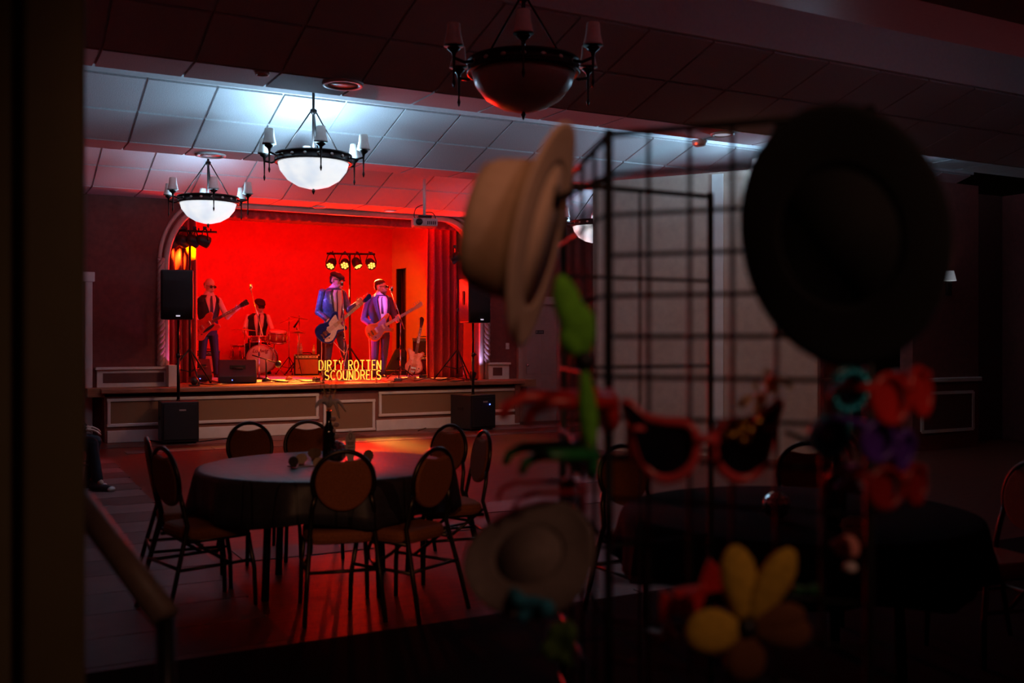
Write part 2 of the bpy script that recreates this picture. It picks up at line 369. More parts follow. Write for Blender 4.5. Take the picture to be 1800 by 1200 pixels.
# curtains
def curtain(name, label, x0, x1, yc, z0, z1, folds, amp, cat='curtain'):
    t = thing(name, label, cat, ((x0+x1)/2, yc, z0)); W = x1-x0
    MB().grid(lambda u, v: ((u-.5)*W, amp*math.sin(2*PI*folds*u+.6*math.sin(9*u))+.02*math.sin(5*v+9*u), v*(z1-z0)), folds*12, 10).build('drape', m_curtain, t, solid=.012)
    MB().tube((-W/2-.02, 0, z1-z0), (W/2+.02, 0, z1-z0), .018).build('curtain_rail', m_blackmetal, t)
curtain('stage_curtain', 'tall dark red stage curtain gathered left behind the loudspeaker', 2.50, 3.20, 16.28, SZ+.01, 3.72, 6, .06)
curtain('stage_curtain', 'tall red velvet stage curtain gathered right beside the bass player', 7.22, 7.92, 16.45, SZ+.01, 3.72, 5, .075)
curtain('stage_valance', 'short pleated red valance across the top of the stage opening', 2.75, 7.75, 16.0, 3.37, 3.96, 30, .022, 'valance')
# ---- right side: angled wall, recess with back bar, sconce wall; rear and side walls
A = V((7.3, 11.2, 0)); D = V((.55, -.835, 0)); Nn = V((.835, .55, 0)); LL = 2.9
def wallseg(name, a, d, L, th, z0, z1, mat):
    fr = frame(tuple(a), tuple(d), (0, 0, 1)); return struct(MB().box((L/2, th/2, (z0+z1)/2), (L, abs(th), z1-z0), fr).build(name, mat))
wallseg('wall_angled', A, D, LL, .18, 0, LOW-.005, m_wallwarm)
wtr = wallseg('trim_5', A+D*1.62-Nn*.02, D, .14, .02, 0, LOW-.03, m_white)
bl = V((8.9, 8.78, 0)); bs = V((10.8, 9.0, 0))
struct(MB().box((9.9, 10.4, LOW/2), (2.3, .1, LOW)).build('wall_recess', m_wallred))
sw = struct(MB().box((11.45, 9.1, LOW/2), (1.3, .2, LOW)).build('wall_right', m_wallred))
MB().box((11.45, 8.97, .92), (1.3, .06, .06)).build('chair_rail', m_white, sw, bevel=.01)
g = MB().box((11.45, 8.985, .5), (1.0, .02, .5)).build('wainscot_panel', m_wainin, sw)
for cx, cz, a, b in ((11.45, .75, 1.0, .04), (11.45, .25, 1.0, .04), (10.95, .5, .04, .5), (11.95, .5, .04, .5)): MB().box((cx, 8.975, cz), (a, .03, b)).build('frame_moulding', m_white, g)
struct(MB().box((13.4, 9.6, LOW/2), (2.6, .2, LOW)).build('wall_right_arch', M('wall_dark_brown', (.10, .05, .04), .8)))
struct(MB().box((13.4, 3.0, LOW/2), (.2, 13, LOW)).build('wall_side', m_wallred))
struct(MB().box((-1.3, 6.5, UP/2), (.2, 19, UP)).build('wall_left', m_wallred))
struct(MB().box((6, -3, UP/2), (15, .2, UP)).build('wall_rear', m_wallred))
# doorway wall beside the viewer
nw = struct(MB().box((-.52, 2.33, 1.77), (1.44, .16, 3.53)).build('wall_near', M('near_wall_olive', (.20, .17, .09), .85, 0, .08, 8)))
MB().box((.155, 2.31, 1.76), (.115, .26, 3.5)).build('door_casing', M('casing_olive', (.15, .125, .055), .6, 0, .06, 8), nw, bevel=.01)
a, b = at(140, 880, 2.35), at(292, 1085, 2.15)
hr = thing('handrail', 'pale sloping wooden handrail beside the dark doorway wall', 'handrail', (b.x, b.y, 0))
MB().tube(a-V((b.x, b.y, 0)), b-V((b.x, b.y, 0)), .03, n=14).build('rail', M('rail_wood', (.20, .14, .11), .5), hr)
MB().tube((0, 0, b.z), (0, 0, 0), .02).build('post', m_blackmetal, hr)
# ================================================================== CHANDELIERS
m_bowl_off = M('alabaster_glass', (.62, .50, .38), .35, 0, .12, 5)
m_bowl_on = None
def bowl_on():
    if 'alabaster_lit' in MATS: return MATS['alabaster_lit']
    m = E('alabaster_lit', (.86, .93, 1.0), .92, (.85, .85, .85)); nt = m.node_tree; b = nt.nodes['Principled BSDF']
    nz = nt.nodes.new('ShaderNodeTexNoise'); nz.inputs['Scale'].default_value = 5; nz.inputs['Detail'].default_value = 4
    tc = nt.nodes.new('ShaderNodeTexCoord'); nt.links.new(tc.outputs['Object'], nz.inputs['Vector'])
    rp = nt.nodes.new('ShaderNodeValToRGB'); rp.color_ramp.elements[0].color = (.66, .76, .9, 1); rp.color_ramp.elements[1].color = (.95, .98, 1, 1)
    rp.color_ramp.elements[0].position = .3; rp.color_ramp.elements[1].position = .62
    nt.links.new(nz.outputs['Fac'], rp.inputs[0]); nt.links.new(rp.outputs[0], b.inputs['Emission Color']); return m
m_shade = M('lamp_shade_fabric', (.80, .76, .68), .8, 0, .06, 30)
m_medal = M('ring_medallion', (.62, .58, .5), .35, .5)
def chandelier(p, label, lit, power=0, rot=0, k=1.0, top=UP):
    t = thing('chandelier', label, 'chandelier', (p[0], p[1], p[2]), rot, 'bowl chandeliers under the ceiling')   # p: bottom of the bowl
    zr = .30*k; H = top-p[2]
    MB().lathe([(1e-4, 0), (.06*k, .003), (.16*k, .03*k), (.26*k, .09*k), (.33*k, .18*k), (.36*k, .28*k), (.345*k, .28*k), (.315*k, .18*k), (.25*k, .10*k), (.15*k, .045*k), (1e-4, .015*k)], 36).build('bowl', bowl_on() if lit else m_bowl_off, t)
    MB().lathe([(.010, .0), (.018, -.02), (.006, -.05), (1e-4, -.06)], 10).build('finial', m_iron, t)
    ring = MB().lathe([(.37*k, zr-.045*k), (.385*k, zr-.045*k), (.39*k, zr-.03*k), (.38*k, zr-.025*k), (.38*k, zr+.025*k), (.39*k, zr+.03*k), (.385*k, zr+.045*k), (.37*k, zr+.045*k), (.37*k, zr-.045*k)], 40).build('ring', m_iron, t)
    for i in range(18):
        a = 2*PI*(i+.5)/18; MB().ell((0, 0, 0), (.02*k, .006, .015*k), T(.383*k*math.cos(a), .383*k*math.sin(a), zr) @ Matrix.Rotation(a+PI/2, 4, 'Z'), 8, 5).build('medallion', m_medal, ring)
    zc = zr+.48*k
    MB().tube((0, 0, zr-.05), (0, 0, H), .014*k, n=10).build('rod', m_iron, t); MB().lathe([(.016, zc-.03), (.035*k, zc-.01), (.035*k, zc+.015), (.016, zc+.03)], 12).build('collar', m_iron, t)
    MB().lathe([(.014, H-.05), (.06*k, H-.02), (.06*k, H)], 14).build('canopy', m_iron, t)
    for i in range(3):
        a = 2*PI*i/3+.5; MB().tube((.03*k*math.cos(a), .03*k*math.sin(a), zc), (.37*k*math.cos(a), .37*k*math.sin(a), zr+.03), .008*k, n=6).build('strut', m_iron, t)
    for i in range(6):
        a = 2*PI*i/6-PI/2; c, s_ = math.cos(a), math.sin(a); x, y = .53*k*c, .53*k*s_
        arm = MB().path([(.38*k*c, .38*k*s_, zr), (.45*k*c, .45*k*s_, zr-.02), (x, y, zr+.0)], .011*k, 6).build('arm', m_iron, t)
        MB().lathe([(.004, -.20*k), (.012*k, -.17*k), (.006*k, -.14*k), (.010*k, 0), (.016*k, .03*k), (.045*k, .055*k), (.045*k, .065*k), (.012*k, .07*k), (.012*k, .10*k)], 10, T(x, y, zr)).build('candle_holder', m_iron, arm)
        MB().lathe([(.068*k, .075*k), (.064*k, .09*k), (.050*k, .15*k), (.043*k, .225*k), (.040*k, .225*k), (.047*k, .15*k), (.062*k, .09*k), (.066*k, .075*k)], 16, T(x, y, zr)).build('lamp_shade', m_shade, arm)
    if lit:
        lo = add_light('chandelier_bulb', 'POINT', (0, 0, zr+.04), (.40, .70, 1.0), power, None, .12); lo.parent = t
    return t
cz = 3.01
pb = at(920, 205, 6.9); chandelier((pb.x, pb.y, cz), 'large unlit bowl chandelier nearest the viewer with dark shades', False, 0, -az(920), 1.0)
pb = at(551, 332, 10.15); chandelier((pb.x, pb.y, pb.z), 'glowing bowl chandelier lighting the tiled ceiling above the singer', True, 118, -az(545)+.13)
pb = at(366, 393, 13.0); chandelier((pb.x, pb.y, pb.z), 'smaller-looking glowing bowl chandelier in front of the left arch corner', True, 38, -az(356)+.12)
pb = at(1046, 427, 15.85); chandelier((pb.x, pb.y, pb.z), 'lit bowl chandelier half hidden behind the angled wall and wire rack', True, 40, .5)
chandelier((8.52, 8.70, cz), 'lit bowl chandelier behind the black hat over the recess', True, 190, .2)

# ================================================================== SOUND AND LIGHT GEAR
m_grille = M('speaker_grille', (.010, .010, .011), .6, .2, .4, 400, .4)
m_logo = M('logo_plate', (.65, .62, .6), .3, .6)
def stretch_pole(t, p, q, r=.018, name='pole'): return MB().tube(p, q, r, n=12).build(name, m_blackmetal, t)
def tripod(t, z, spread, r=.012, rot=0, name='leg'):
    for i in range(3):
        a = rot+2*PI*i/3; lg = MB().tube((0, 0, z), (spread*math.cos(a), spread*math.sin(a), .015), r, n=8).build(name, m_blackmetal, t)
        MB().tube((.0, 0, z*.35), (spread*.55*math.cos(a), spread*.55*math.sin(a), z*.45), r*.7, n=6).build('brace', m_blackmetal, lg)
        MB().ell((spread*math.cos(a), spread*math.sin(a), .014), (.02, .02, .014)).build('rubber_foot', m_black, lg)
def loudspeaker(px, d, ybot, ytop, wpx, label, rz, sub_label, sub_c, sub_s, sub_rz, pole_label, blue):
    s = d/F; pb_ = at(px, ybot, d); w_, h_ = wpx*s, (ybot-ytop)*s
    # subwoofer on the floor
    t = thing('subwoofer', sub_label, 'subwoofer', (sub_c[0], sub_c[1], 0), sub_rz); W, Dp, Hh = sub_s
    MB().box((0, 0, Hh/2+.02), (W, Dp, Hh-.02)).build('cabinet', m_black, t, bevel=.012)
    MB().box((0, -Dp/2-.008, Hh/2+.02), (W*.88, .02, Hh*.84)).build('grille', m_grille, t, bevel=.006)
    MB().box((.03, -Dp/2-.022, Hh*.82), (.09, .008, .022)).build('logo_plate', m_logo, t)
    for sx in (-1, 1):
        for sy in (-1, 1): MB().lathe([(.02, 0), (.025, .03)], 10, T(sx*W*.4, sy*Dp*.4, 0)).build('foot', m_black, t)
    MB().lathe([(.03, 0), (.03, .02)], 12, T(0, 0, Hh+.01)).build('pole_socket', m_blackmetal, t)
    for sx in (-1, 1): MB().box((sx*(W/2+.002), 0, Hh*.62), (.01, .14, .05)).build('side_handle', m_grille, t)
    if blue: MB().ell((.12, -Dp/2-.022, Hh*.74), (.012, .006, .012)).build('indicator', E('led_blue', (.08, .15, 1), 6), t)
    # pole
    t2 = thing('speaker_pole', pole_label, 'speaker pole', (sub_c[0], sub_c[1], Hh+.03))
    MB().tube((0, 0, 0), (0, 0, (pb_.z-Hh-.03)*.55), .022, n=14).build('lower_tube', m_blackmetal, t2); MB().tube((0, 0, (pb_.z-Hh-.03)*.55), (0, 0, pb_.z-Hh-.03-.002), .017, n=14).build('upper_tube', m_blackmetal, t2)
    MB().lathe([(.03, -.03), (.032, .03)], 12, T(0, 0, (pb_.z-Hh-.03)*.55)).build('clamp', m_black, t2); MB().tube((0, 0, (pb_.z-Hh-.03)*.55), (.06, 0, (pb_.z-Hh-.03)*.55), .008).build('knob', m_black, t2)
    # speaker
    t3 = thing('loudspeaker', label, 'loudspeaker', (sub_c[0], sub_c[1], pb_.z), rz); dp = .40
    out = [(-w_/2, -dp/2), (w_/2, -dp/2), (w_*.34, dp/2), (-w_*.34, dp/2)]
    MB().prism(out, 0, h_).build('cabinet', m_black, t3, bevel=.02)
    MB().grid(lambda u, v: ((u-.5)*w_*.93, -dp/2-.006-.022*math.sin(PI*u), .02+v*(h_-.04)), 14, 4).build('grille', m_grille, t3, solid=.01)
    MB().box((.02, -dp/2-.035, .05), (.055, .006, .018)).build('logo_plate', E('logo_glow', (.9, .85, 1), .6), t3)
    for sx in (-1, 1): MB().box((sx*w_*.43, 0, h_*.55), (.02, .05, .22)).build('side_handle', m_grille, t3)
    MB().lathe([(.028, 0), (.028, .04)], 12, T(0, 0, -.0)).build('pole_cup', m_blackmetal, t3)
loudspeaker(312, 14.25, 562, 476, 55, 'tall black loudspeaker on pole in front of left stage curtain', -.28, 'black subwoofer box on the floor below the left loudspeaker', (2.64, 14.72), (.50, .52, .58), -.08, 'black pole rising from the left subwoofer to its loudspeaker', False)
loudspeaker(838, 16.1, 567, 487, 46, 'black loudspeaker on pole partly behind the white hat', .12, 'black subwoofer with small blue light at right stage front', (7.22, 14.62), (.52, .52, .56), .22, 'black pole rising from the right subwoofer to its loudspeaker', True)

def par_can(p, target, label, col=None, strength=0, power=0, lamp=None, r=.085, group='stage lamps', spot=70):
    t = thing('stage_lamp', label, 'stage lamp', tuple(p), 0, group); d = (V(target)-V(p)).normalized(); fr = frame(ZERO, d.orthogonal(), d); up = V((0, 0, 1))
    MB().lathe([(r*.55, -.13), (r*.85, -.10), (r, -.04), (r*1.04, .04), (r*1.04, .06), (r*.94, .06), (r*.92, .035), (1e-4, .035)], 20, fr).build('housing', m_black, t)
    side = d.cross(up).normalized()*(r*1.15)
    MB().path([side, side+up*.06, up*.17+side*.6, up*.19, up*.17-side*.6, -side+up*.06, -side], .010, 6).build('yoke', m_blackmetal, t); MB().box((0, 0, .205), (.05, .03, .04)).build('clamp', m_blackmetal, t)
    if col:
        for i in range(7):
            a = i*2*PI/6; q = (0, 0) if i == 6 else (r*.58*math.cos(a), r*.58*math.sin(a))
            MB().ell((q[0], q[1], .045), (r*.25, r*.25, .012), fr, 8, 5).build('led_cell', E('led_%s' % lamp, col, strength), t)
    if power:
        l = add_light('lamp_beam', 'SPOT', (0, 0, 0), col, power, None, .06, spot, .7); l.parent = t; l.location = d*.075; l.rotation_euler = d.to_track_quat('-Z', 'Y').to_euler()
    return t
def light_bar(x, d, ybar, half, label, rot=0., tr_spread=.45):
    b = atz(x, CY+(EYE-SZ)*F/d, SZ); z = EYE+d*(CY-ybar)/F-SZ
    t = thing('light_stand', label, 'light stand', (b.x, b.y, SZ), rot); tripod(t, .55, tr_spread, .014, .7)
    stretch_pole(t, (0, 0, .12), (0, 0, 1.3), .02); stretch_pole(t, (0, 0, 1.3), (0, 0, z), .015, 'upper_pole')
    MB().lathe([(.028, -.04), (.028, .04)], 10, T(0, 0, 1.3)).build('collar', m_black, t)
    MB().tube((-half[0], 0, z), (half[1], 0, z), .018, n=8).build('crossbar', m_blackmetal, t)
    for k in range(4): MB().tube((-half[0]+(half[0]+half[1])*(k+.5)/4, 0, z), (-half[0]+(half[0]+half[1])*(k+.5)/4, 0, z+.05), .010, n=6).build('bolt', m_blackmetal, t)
    return t, V((b.x, b.y, SZ+z))
sight = lambda x: V((math.sin(az(x)), math.cos(az(x)), 0)); side_of = lambda x: V((math.cos(az(x)), -math.sin(az(x)), 0))
# amber bar behind the singer
light_bar(615, 18.5, 446, (.42, .46), 'light stand with four amber lamps behind the singer', -az(615))
for k, (px, nm) in enumerate(((582, 'first'), (606, 'second'), (628, 'third'), (652, 'fourth'))):
    p = at(px, 464.5, 18.45); q = ((4.4, 16.2, SZ), (4.5, 13.6, 0), (6.9, 16.3, SZ), (6.4, 13.5, 0))[k]
    par_can(p, q, '%s glowing amber stage lamp from the left on the bar behind the singer' % nm, (1, .42, .06), 2.9, (1500, 650, 1700, 650)[k], 'amber', group='amber lamps on the bar behind the singer', spot=34)
# dark bar at the left wing, lamps turned into the stage
light_bar(334, 15.5, 406, (.32, .40), 'light stand with four dark lamps before the left curtain', -az(334)+.12)
tgts = ((3.4, 17.2, 1.9), (6.2, 19.5, 1.5), (6.0, 16.7, 1.7), (7.2, 17.0, 1.6)); cols = ((AMBER, 140, 36), ((1, .34, .0), 620, 48), ((.10, .18, 1.0), 700, 15), ((.62, .10, 1.0), 220, 16))
for k, px in enumerate((304, 322, 342, 360)):
    p = at(px, 424, 15.42+.03*k); nm = ('outermost', 'second', 'third', 'innermost')[k]
    t = par_can(p, tgts[k], '%s dark stage lamp from the wall on the left bar' % nm, r=.088, group='dark lamps on the left bar')
    c, pw, an = cols[k]; dvec = (V(tgts[k])-p).normalized(); l = add_light('lamp_beam', 'SPOT', tuple(dvec*.09), c, pw, None, .05, an, .5); l.parent = t; l.rotation_euler = dvec.to_track_quat('-Z', 'Y').to_euler()
# magenta lamp on the right stand
b = atz(804, CY+(EYE-SZ)*F/17.3, SZ); t = thing('light_stand', 'thin black tripod light stand beside the right arch column', 'light stand', (b.x, b.y, SZ), .3)
tripod(t, .52, .40, .012, .2); stretch_pole(t, (0, 0, .1), (0, 0, 1.2), .017); zt = EYE+17.3*(CY-468)/F-SZ; stretch_pole(t, (0, 0, 1.2), (0, 0, zt), .012, 'upper_pole'); MB().lathe([(.024, -.03), (.024, .03)], 10, T(0, 0, 1.2)).build('collar', m_black, t)
p = at(799, 454, 17.3); par_can(p, (5.9, 16.9, 1.9), 'purple glowing stage lamp on the right tripod stand', (.75, .16, 1.0), 14, 260, 'violet', group='purple lamp', spot=34)
# floor uplights at both arch columns
def uplight(p, target, label, col, power):
    t = thing('floor_uplight', label, 'uplight', tuple(p)); d = (V(target)-V(p)).normalized(); fr = frame((0, 0, .08), d.orthogonal(), d)
    MB().lathe([(.03, -.06), (.06, -.03), (.06, .05), (.05, .05), (1e-4, .03)], 16, fr).build('housing', m_black, t); MB().lathe([(1e-4, .035), (.05, .036)], 14, fr).build('lens', E('uplens', (.7, .7, 1), 3), t); MB().box((0, 0, .01), (.14, .1, .02)).build('base', m_black, t)
    l = add_light('uplight_beam', 'SPOT', tuple(V((0, 0, .08))+d*.07), col, power, None, .03, 85, .6); l.parent = t; l.rotation_euler = d.to_track_quat('-Z', 'Y').to_euler()
uplight((7.62, 15.45, SZ), (8.02, 15.6, 1.9), 'small floor lamp throwing cyan light up the right column', (.5, .45, 1.0), 10)
uplight((2.98, 15.35, SZ), (2.55, 15.6, 1.5), 'small floor lamp throwing magenta light on the left wainscot', (.8, .12, .5), 9)

# projector on its ceiling pole
pj = at(746, 392, 14.95); t = thing('projector', 'silver projector hanging from a ceiling pole before the arch', 'projector', tuple(pj), -az(746)+.15)
MB().box(ZERO, (.36, .28, .115)).build('body', M('projector_grey', (.5, .48, .47), .4), t, bevel=.015); MB().tube((0, 0, .06), (0, 0, 3.83-pj.z), .024, n=12).build('pole', m_white, t); MB().box((0, 0, .09), (.2, .14, .03)).build('mount', m_blackmetal, t)
MB().lathe([(.05, -.14), (.05, -.17), (.03, -.17)], 14, T(-.10, 0, 0) @ R('X', 90) @ T(0, 0, .31)).build('lens_barrel', m_black, t)
for k in range(5): MB().box((.03+k*.028, -.143, -.01), (.014, .006, .05)).build('vent_slot', m_black, t)
MB().path(spline([(0, .02, .28), (-.12, .02, .22), (-.15, .02, .1), (-.1, .02, .05)]), .007, 6).build('cable', m_black, t); MB().path(spline([(0, .02, .16), (.12, .02, .16), (.17, .02, .08), (.16, .02, .02)]), .007, 6).build('cable', m_black, t)

# ================================================================== NEON SIGN
arc = lambda cx, cy, rx, ry, a0, a1, n=10: [(cx+rx*math.cos(math.radians(a0+(a1-a0)*i/n)), cy+ry*math.sin(math.radians(a0+(a1-a0)*i/n))) for i in range(n+1)]
GL = {'D': [[(0, 0), (0, 1), (.22, 1)]+arc(.22, .5, .34, .5, 90, -90)+[(0, 0)]], 'I': [[(.05, 0), (.05, 1)]], 'R': [[(0, 0), (0, 1), (.28, 1)]+arc(.28, .75, .24, .25, 90, -90)+[(0, .5)], [(.25, .5), (.52, 0)]],
      'T': [[(0, 1), (.6, 1)], [(.3, 1), (.3, 0)]], 'Y': [[(0, 1), (.28, .5), (.56, 1)], [(.28, .5), (.28, 0)]], 'O': [arc(.3, .5, .3, .5, 0, 360, 20)], 'E': [[(.46, 1), (0, 1), (0, 0), (.46, 0)], [(0, .52), (.4, .52)]],
      'N': [[(0, 0), (0, 1)], [(0, 1), (.52, 0)], [(.52, 0), (.52, 1)]], 'S': [arc(.27, .74, .25, .26, 30, 270, 10)+arc(.27, .24, .27, .24, 90, -150, 10)], 'C': [arc(.32, .5, .32, .5, 50, 310, 14)], 'U': [[(0, 1), (0, .3)]+arc(.27, .3, .27, .3, 180, 360, 8)+[(.54, 1)]], 'L': [[(0, 1), (0, 0), (.44, 0)]]}
GW = {'D': .56, 'I': .1, 'R': .52, 'T': .6, 'Y': .56, 'O': .6, 'E': .46, 'N': .52, 'S': .54, 'C': .56, 'U': .54, 'L': .44, ' ': .3}
def write_row(txt, W, x0, z0, h, t, mat, r):
    sp = .27; tot = sum(GW[c] for c in txt)+sp*(len(txt)-1); kx = W/tot; x = x0
    for c in txt:
        if c != ' ':
            mb = MB()
            for st_ in GL[c]: mb.path([(x+a*kx, 0, z0+b_*h) for a, b_ in st_], r, 6)
            mb.build('letter_'+c.lower(), mat, t)
        x += (GW[c]+sp)*kx
p = atz(615, CY+(EYE-SZ)*F/16.0, SZ); s = 16.0/F
sg = thing('letter_sign', 'glowing yellow letter sign reading DIRTY ROTTEN SCOUNDRELS at stage front', 'letter sign', tuple(p), -az(615)+.04)
m_neon = E('sign_yellow', (1.0, .50, .05), 1.35)
write_row('DIRTY ROTTEN', 107*s, -53*s, (673-650)*s, 16.5*s, sg, m_neon, .0085); write_row('SCOUNDRELS', 97*s, -43*s, (673-667)*s, 15.5*s, sg, m_neon, .0085)
for z in (.045, .205): MB().tube((-.5, .02, z), (.5, .02, z), .005, n=6).build('support_rod', m_chrome, sg)
for x in (-.42, .42): MB().tube((x, .02, 0), (x, .02, .37), .005, n=6).build('support_post', m_chrome, sg); MB().box((x, .02, .006), (.05, .12, .012)).build('foot', m_black, sg)

# ================================================================== STAGE GEAR
def mic_stand(x, d, pole_top, boom, mic_px, label, mic_label, base='round', mic_tilt=0, md=None):
    b = atz(x, CY+(EYE-SZ)*F/d, SZ); s_ = d/F; t = thing('microphone_stand', label, 'microphone stand', tuple(b+V((0, 0, .013 if 1 else 0))), -az(x))
    zt = (CY+(EYE-SZ)*F/d-pole_top)*s_
    if base == 'round': MB().lathe([(.13, 0), (.13, .012), (.03, .03), (.012, .04)], 24).build('base', m_blackmetal, t)
    else: tripod(t, .22, .28, .009, .4)
    MB().tube((0, 0, .02), (0, 0, zt*.55), .011, n=8).build('lower_tube', m_chrome, t); MB().tube((0, 0, zt*.55), (0, 0, zt), .008, n=8).build('upper_tube', m_chrome, t); MB().lathe([(.016, -.03), (.016, .03)], 10, T(0, 0, zt*.55)).build('clutch', m_black, t)
    tip = V((0, 0, zt))
    if boom:
        y0 = CY+(EYE-SZ)*F/d; A_, B_ = [V(((bx-x)*s_, 0, (y0-by)*s_)) for bx, by in boom]
        MB().tube(A_+V((0, -.02, 0)), B_+V((0, -.02, 0)), .009, n=8).build('boom', m_chrome, t); MB().ell((0, -.012, zt), (.02, .03, .02)).build('joint', m_black, t); tip = A_+V((0, -.02, 0))
    # vintage microphone
    wp = Matrix.Rotation(-az(x), 4, 'Z') @ tip+b+V((0, 0, .013)); mt = thing('microphone', mic_label, 'microphone', tuple(wp), -az(x)+mic_tilt)
    MB().lathe([(.008, -.02), (.012, .0), (.012, .012)], 12).build('swivel', m_chrome, mt)
    MB().lathe([(.010, .010), (.024, .016), (.028, .028), (.028, .082), (.024, .098), (.008, .106), (1e-4, .107)], 16, None, 1, .8).build('capsule', m_chrome, mt)
    for k in range(3): MB().box((0, -.022, .036+.019*k), (.036, .005, .006)).build('grille_bar', m_black, mt)
    return t
mic_stand(455.5, 17.3, 588, ((441.5, 511), (462, 592)), None, 'microphone stand with purple-lit boom in front of the drummer', 'vintage chrome microphone in front of the drummer')
mic_stand(605, 16.75, 597, ((600.8, 505.5), (607, 600)), None, 'microphone stand in front of the singer', "vintage chrome microphone at the singer's mouth")
mic_stand(704, 17.2, 566, ((688.5, 515), (711, 580)), None, 'tripod microphone stand in front of the bass player', 'vintage chrome microphone before the bass player', base='tripod')
# kick-drum microphone on a low stand
b = atz(468, 672, SZ); t = thing('microphone_stand', 'short microphone stand with heavy base before the bass drum', 'microphone stand', (b.x, b.y, SZ), -az(468))
MB().lathe([(.07, 0), (.07, .05), (.03, .07), (.02, .08)], 16).build('base', m_black, t); MB().tube((0, 0, .06), (0, 0, .36), .012).build('pole', m_blackmetal, t); MB().tube((-.22, 0, .44), (.14, .05, .32), .009).build('boom', m_blackmetal, t); MB().tube((.05, -.1, .04), (.34, -.22, .01), .01).build('leg', m_blackmetal, t)
q = Matrix.Rotation(-az(468), 4, 'Z') @ V((.19, .07, .29))+V((b.x, b.y, SZ)); mt = thing('microphone', 'round dark kick drum microphone on the low boom', 'microphone', tuple(q), -az(468)); MB().ell(ZERO, (.055, .06, .055)).build('capsule', m_black, mt); MB().lathe([(.052, -.01), (.058, 0), (.052, .01)], 16, R('X', 90)).build('band', m_blackmetal, mt)

m_red = M('drum_red', (.45, .05, .04), .25, 0, .2, 30, 0, .5, .6)
def drum(name, label, loc, r, h, fr=None, legs=True, head=(.85, .80, .75), shell=m_red, n_lug=8, standz=0):
    t = thing(name, label, 'drum', tuple(loc), 0); m = fr or Matrix.Identity(4)
    MB().lathe([(r, 0), (r, h), (r*.97, h), (r*.97, 0)], 32, m).build('shell', shell, t)
    MB().lathe([(1e-4, h+.004), (r*.98, h+.004), (r*.98, h-.003), (1e-4, h-.003)], 32, m).build('drum_head', M('drum_head', head, .5, 0, .04), t)
    for z in (.012, h-.012): MB().lathe([(r, z-.014), (r+.014, z-.014), (r+.014, z+.014), (r, z+.014), (r, z-.014)], 32, m).build('hoop', m_chrome, t)
    for k in range(n_lug):
        a = 2*PI*(k+.5)/n_lug; MB().box(((r+.012)*math.cos(a), (r+.012)*math.sin(a), h/2), (.018, .018, h*.34), m).build('lug', m_chrome, t)
        MB().tube(((r+.02)*math.cos(a), (r+.02)*math.sin(a), .0), ((r+.02)*math.cos(a), (r+.02)*math.sin(a), h+.01), .004, n=5, m=m).build('tension_rod', m_chrome, t)
    if legs:
        for k in range(3):
            a = 2*PI*k/3+.4; MB().tube(((r+.02)*math.cos(a), (r+.02)*math.sin(a), h*.5), ((r+.05)*math.cos(a), (r+.05)*math.sin(a), -standz), .009, n=6).build('leg', m_chrome, t)
    return t
dk = atz(467, 659.2, SZ); RZ = az(467)
# bass drum faces the hall
fr = T(0, 0, .31) @ R('Z', math.degrees(-RZ)-8) @ R('X', 90) @ T(0, 0, -.40)
bd = drum('bass_drum', 'large bass drum with orange-lit front head and script lettering', (dk.x, dk.y+.35, SZ+.0), .275, .40, fr, False, n_lug=10)
cu = bpy.data.curves.new('drum_script', 'FONT'); cu.body = 'Ludwig'; cu.size = .105; cu.shear = .35; cu.extrude = .001; cu.align_x = 'CENTER'; cu.offset = .0015
tmp = bpy.data.objects.new('tmp', cu); COL.objects.link(tmp); dg = bpy.context.evaluated_depsgraph_get(); lme = bpy.data.meshes.new_from_object(tmp.evaluated_get(dg)); bpy.data.objects.remove(tmp)
ts = link('lettering', lme, None, bd); lme.materials.clear(); lme.materials.append(M('script_red', (.25, .01, .01), .5)); ts.matrix_local = fr @ T(0, 0, .407) @ T(-.02, .125, 0)
for sx in (-1, 1): MB().tube((sx*.26, -.1, .2), (sx*.40, -.22, .01), .009).build('spur', m_chrome, bd)
drum('floor_tom', 'red floor tom on legs beside the bass drum', atz(421, 655, SZ)+V((.1, .25, .22)), .20, .36, standz=.22)
drum('rack_tom', 'red rack tom mounted above the bass drum right side', at(487, 601, 19.6), .165, .22, R('X', 14), False)
MB().tube((-.02, .1, .0), (-.06, .14, -.38), .012).build('mount_arm', m_chrome, bpy.data.objects['rack_tom'])
drum('snare_drum', 'snare drum on a stand behind the bass drum', at(456, 600, 20.05)+V((0, 0, -.02)), .17, .13, None, True, standz=.66)
m_brass = M('cymbal_brass', (.72, .50, .20), .28, 1., .1, 40)
def cymbal(label, p, r, tilt, rot, stand_xy=None, pair=False):
    z0 = SZ; t = thing('cymbal_stand', label, 'cymbal', (p[0], p[1], z0), rot); z = p[2]-z0
    tripod(t, .35, .26, .008, .5); MB().tube((0, 0, .1), (0, 0, z+.05), .009, n=8).build('pole', m_chrome, t)
    for k in range(2 if pair else 1):
        c = MB().lathe([(1e-4, .022), (.03, .02), (.05, .008), (r*.7, -.003), (r, -.012), (r, -.015), (r*.7, -.006), (.05, .004), (1e-4, .016)], 32, T(0, 0, z-.03*k) @ R('Y', tilt)).build('cymbal', m_brass, t)
    MB().lathe([(.012, 0), (.012, .03), (.004, .04)], 8, T(0, 0, z+.02)).build('wing_nut', m_chrome, t)
cymbal('wide ride cymbal on a stand left of the drummer', at(430, 579, 19.6), .25, 3, 0)
cymbal('crash cymbal tilted on a stand right of the drums', at(508, 562, 19.9), .20, -16, 0)
cymbal('second crash cymbal higher up at the right of the drums', at(526, 558, 20.3), .18, 10, 0)
cymbal('pair of small hi-hat cymbals right of the drums', at(524, 581.5, 19.4), .15, 2, 0, None, True)
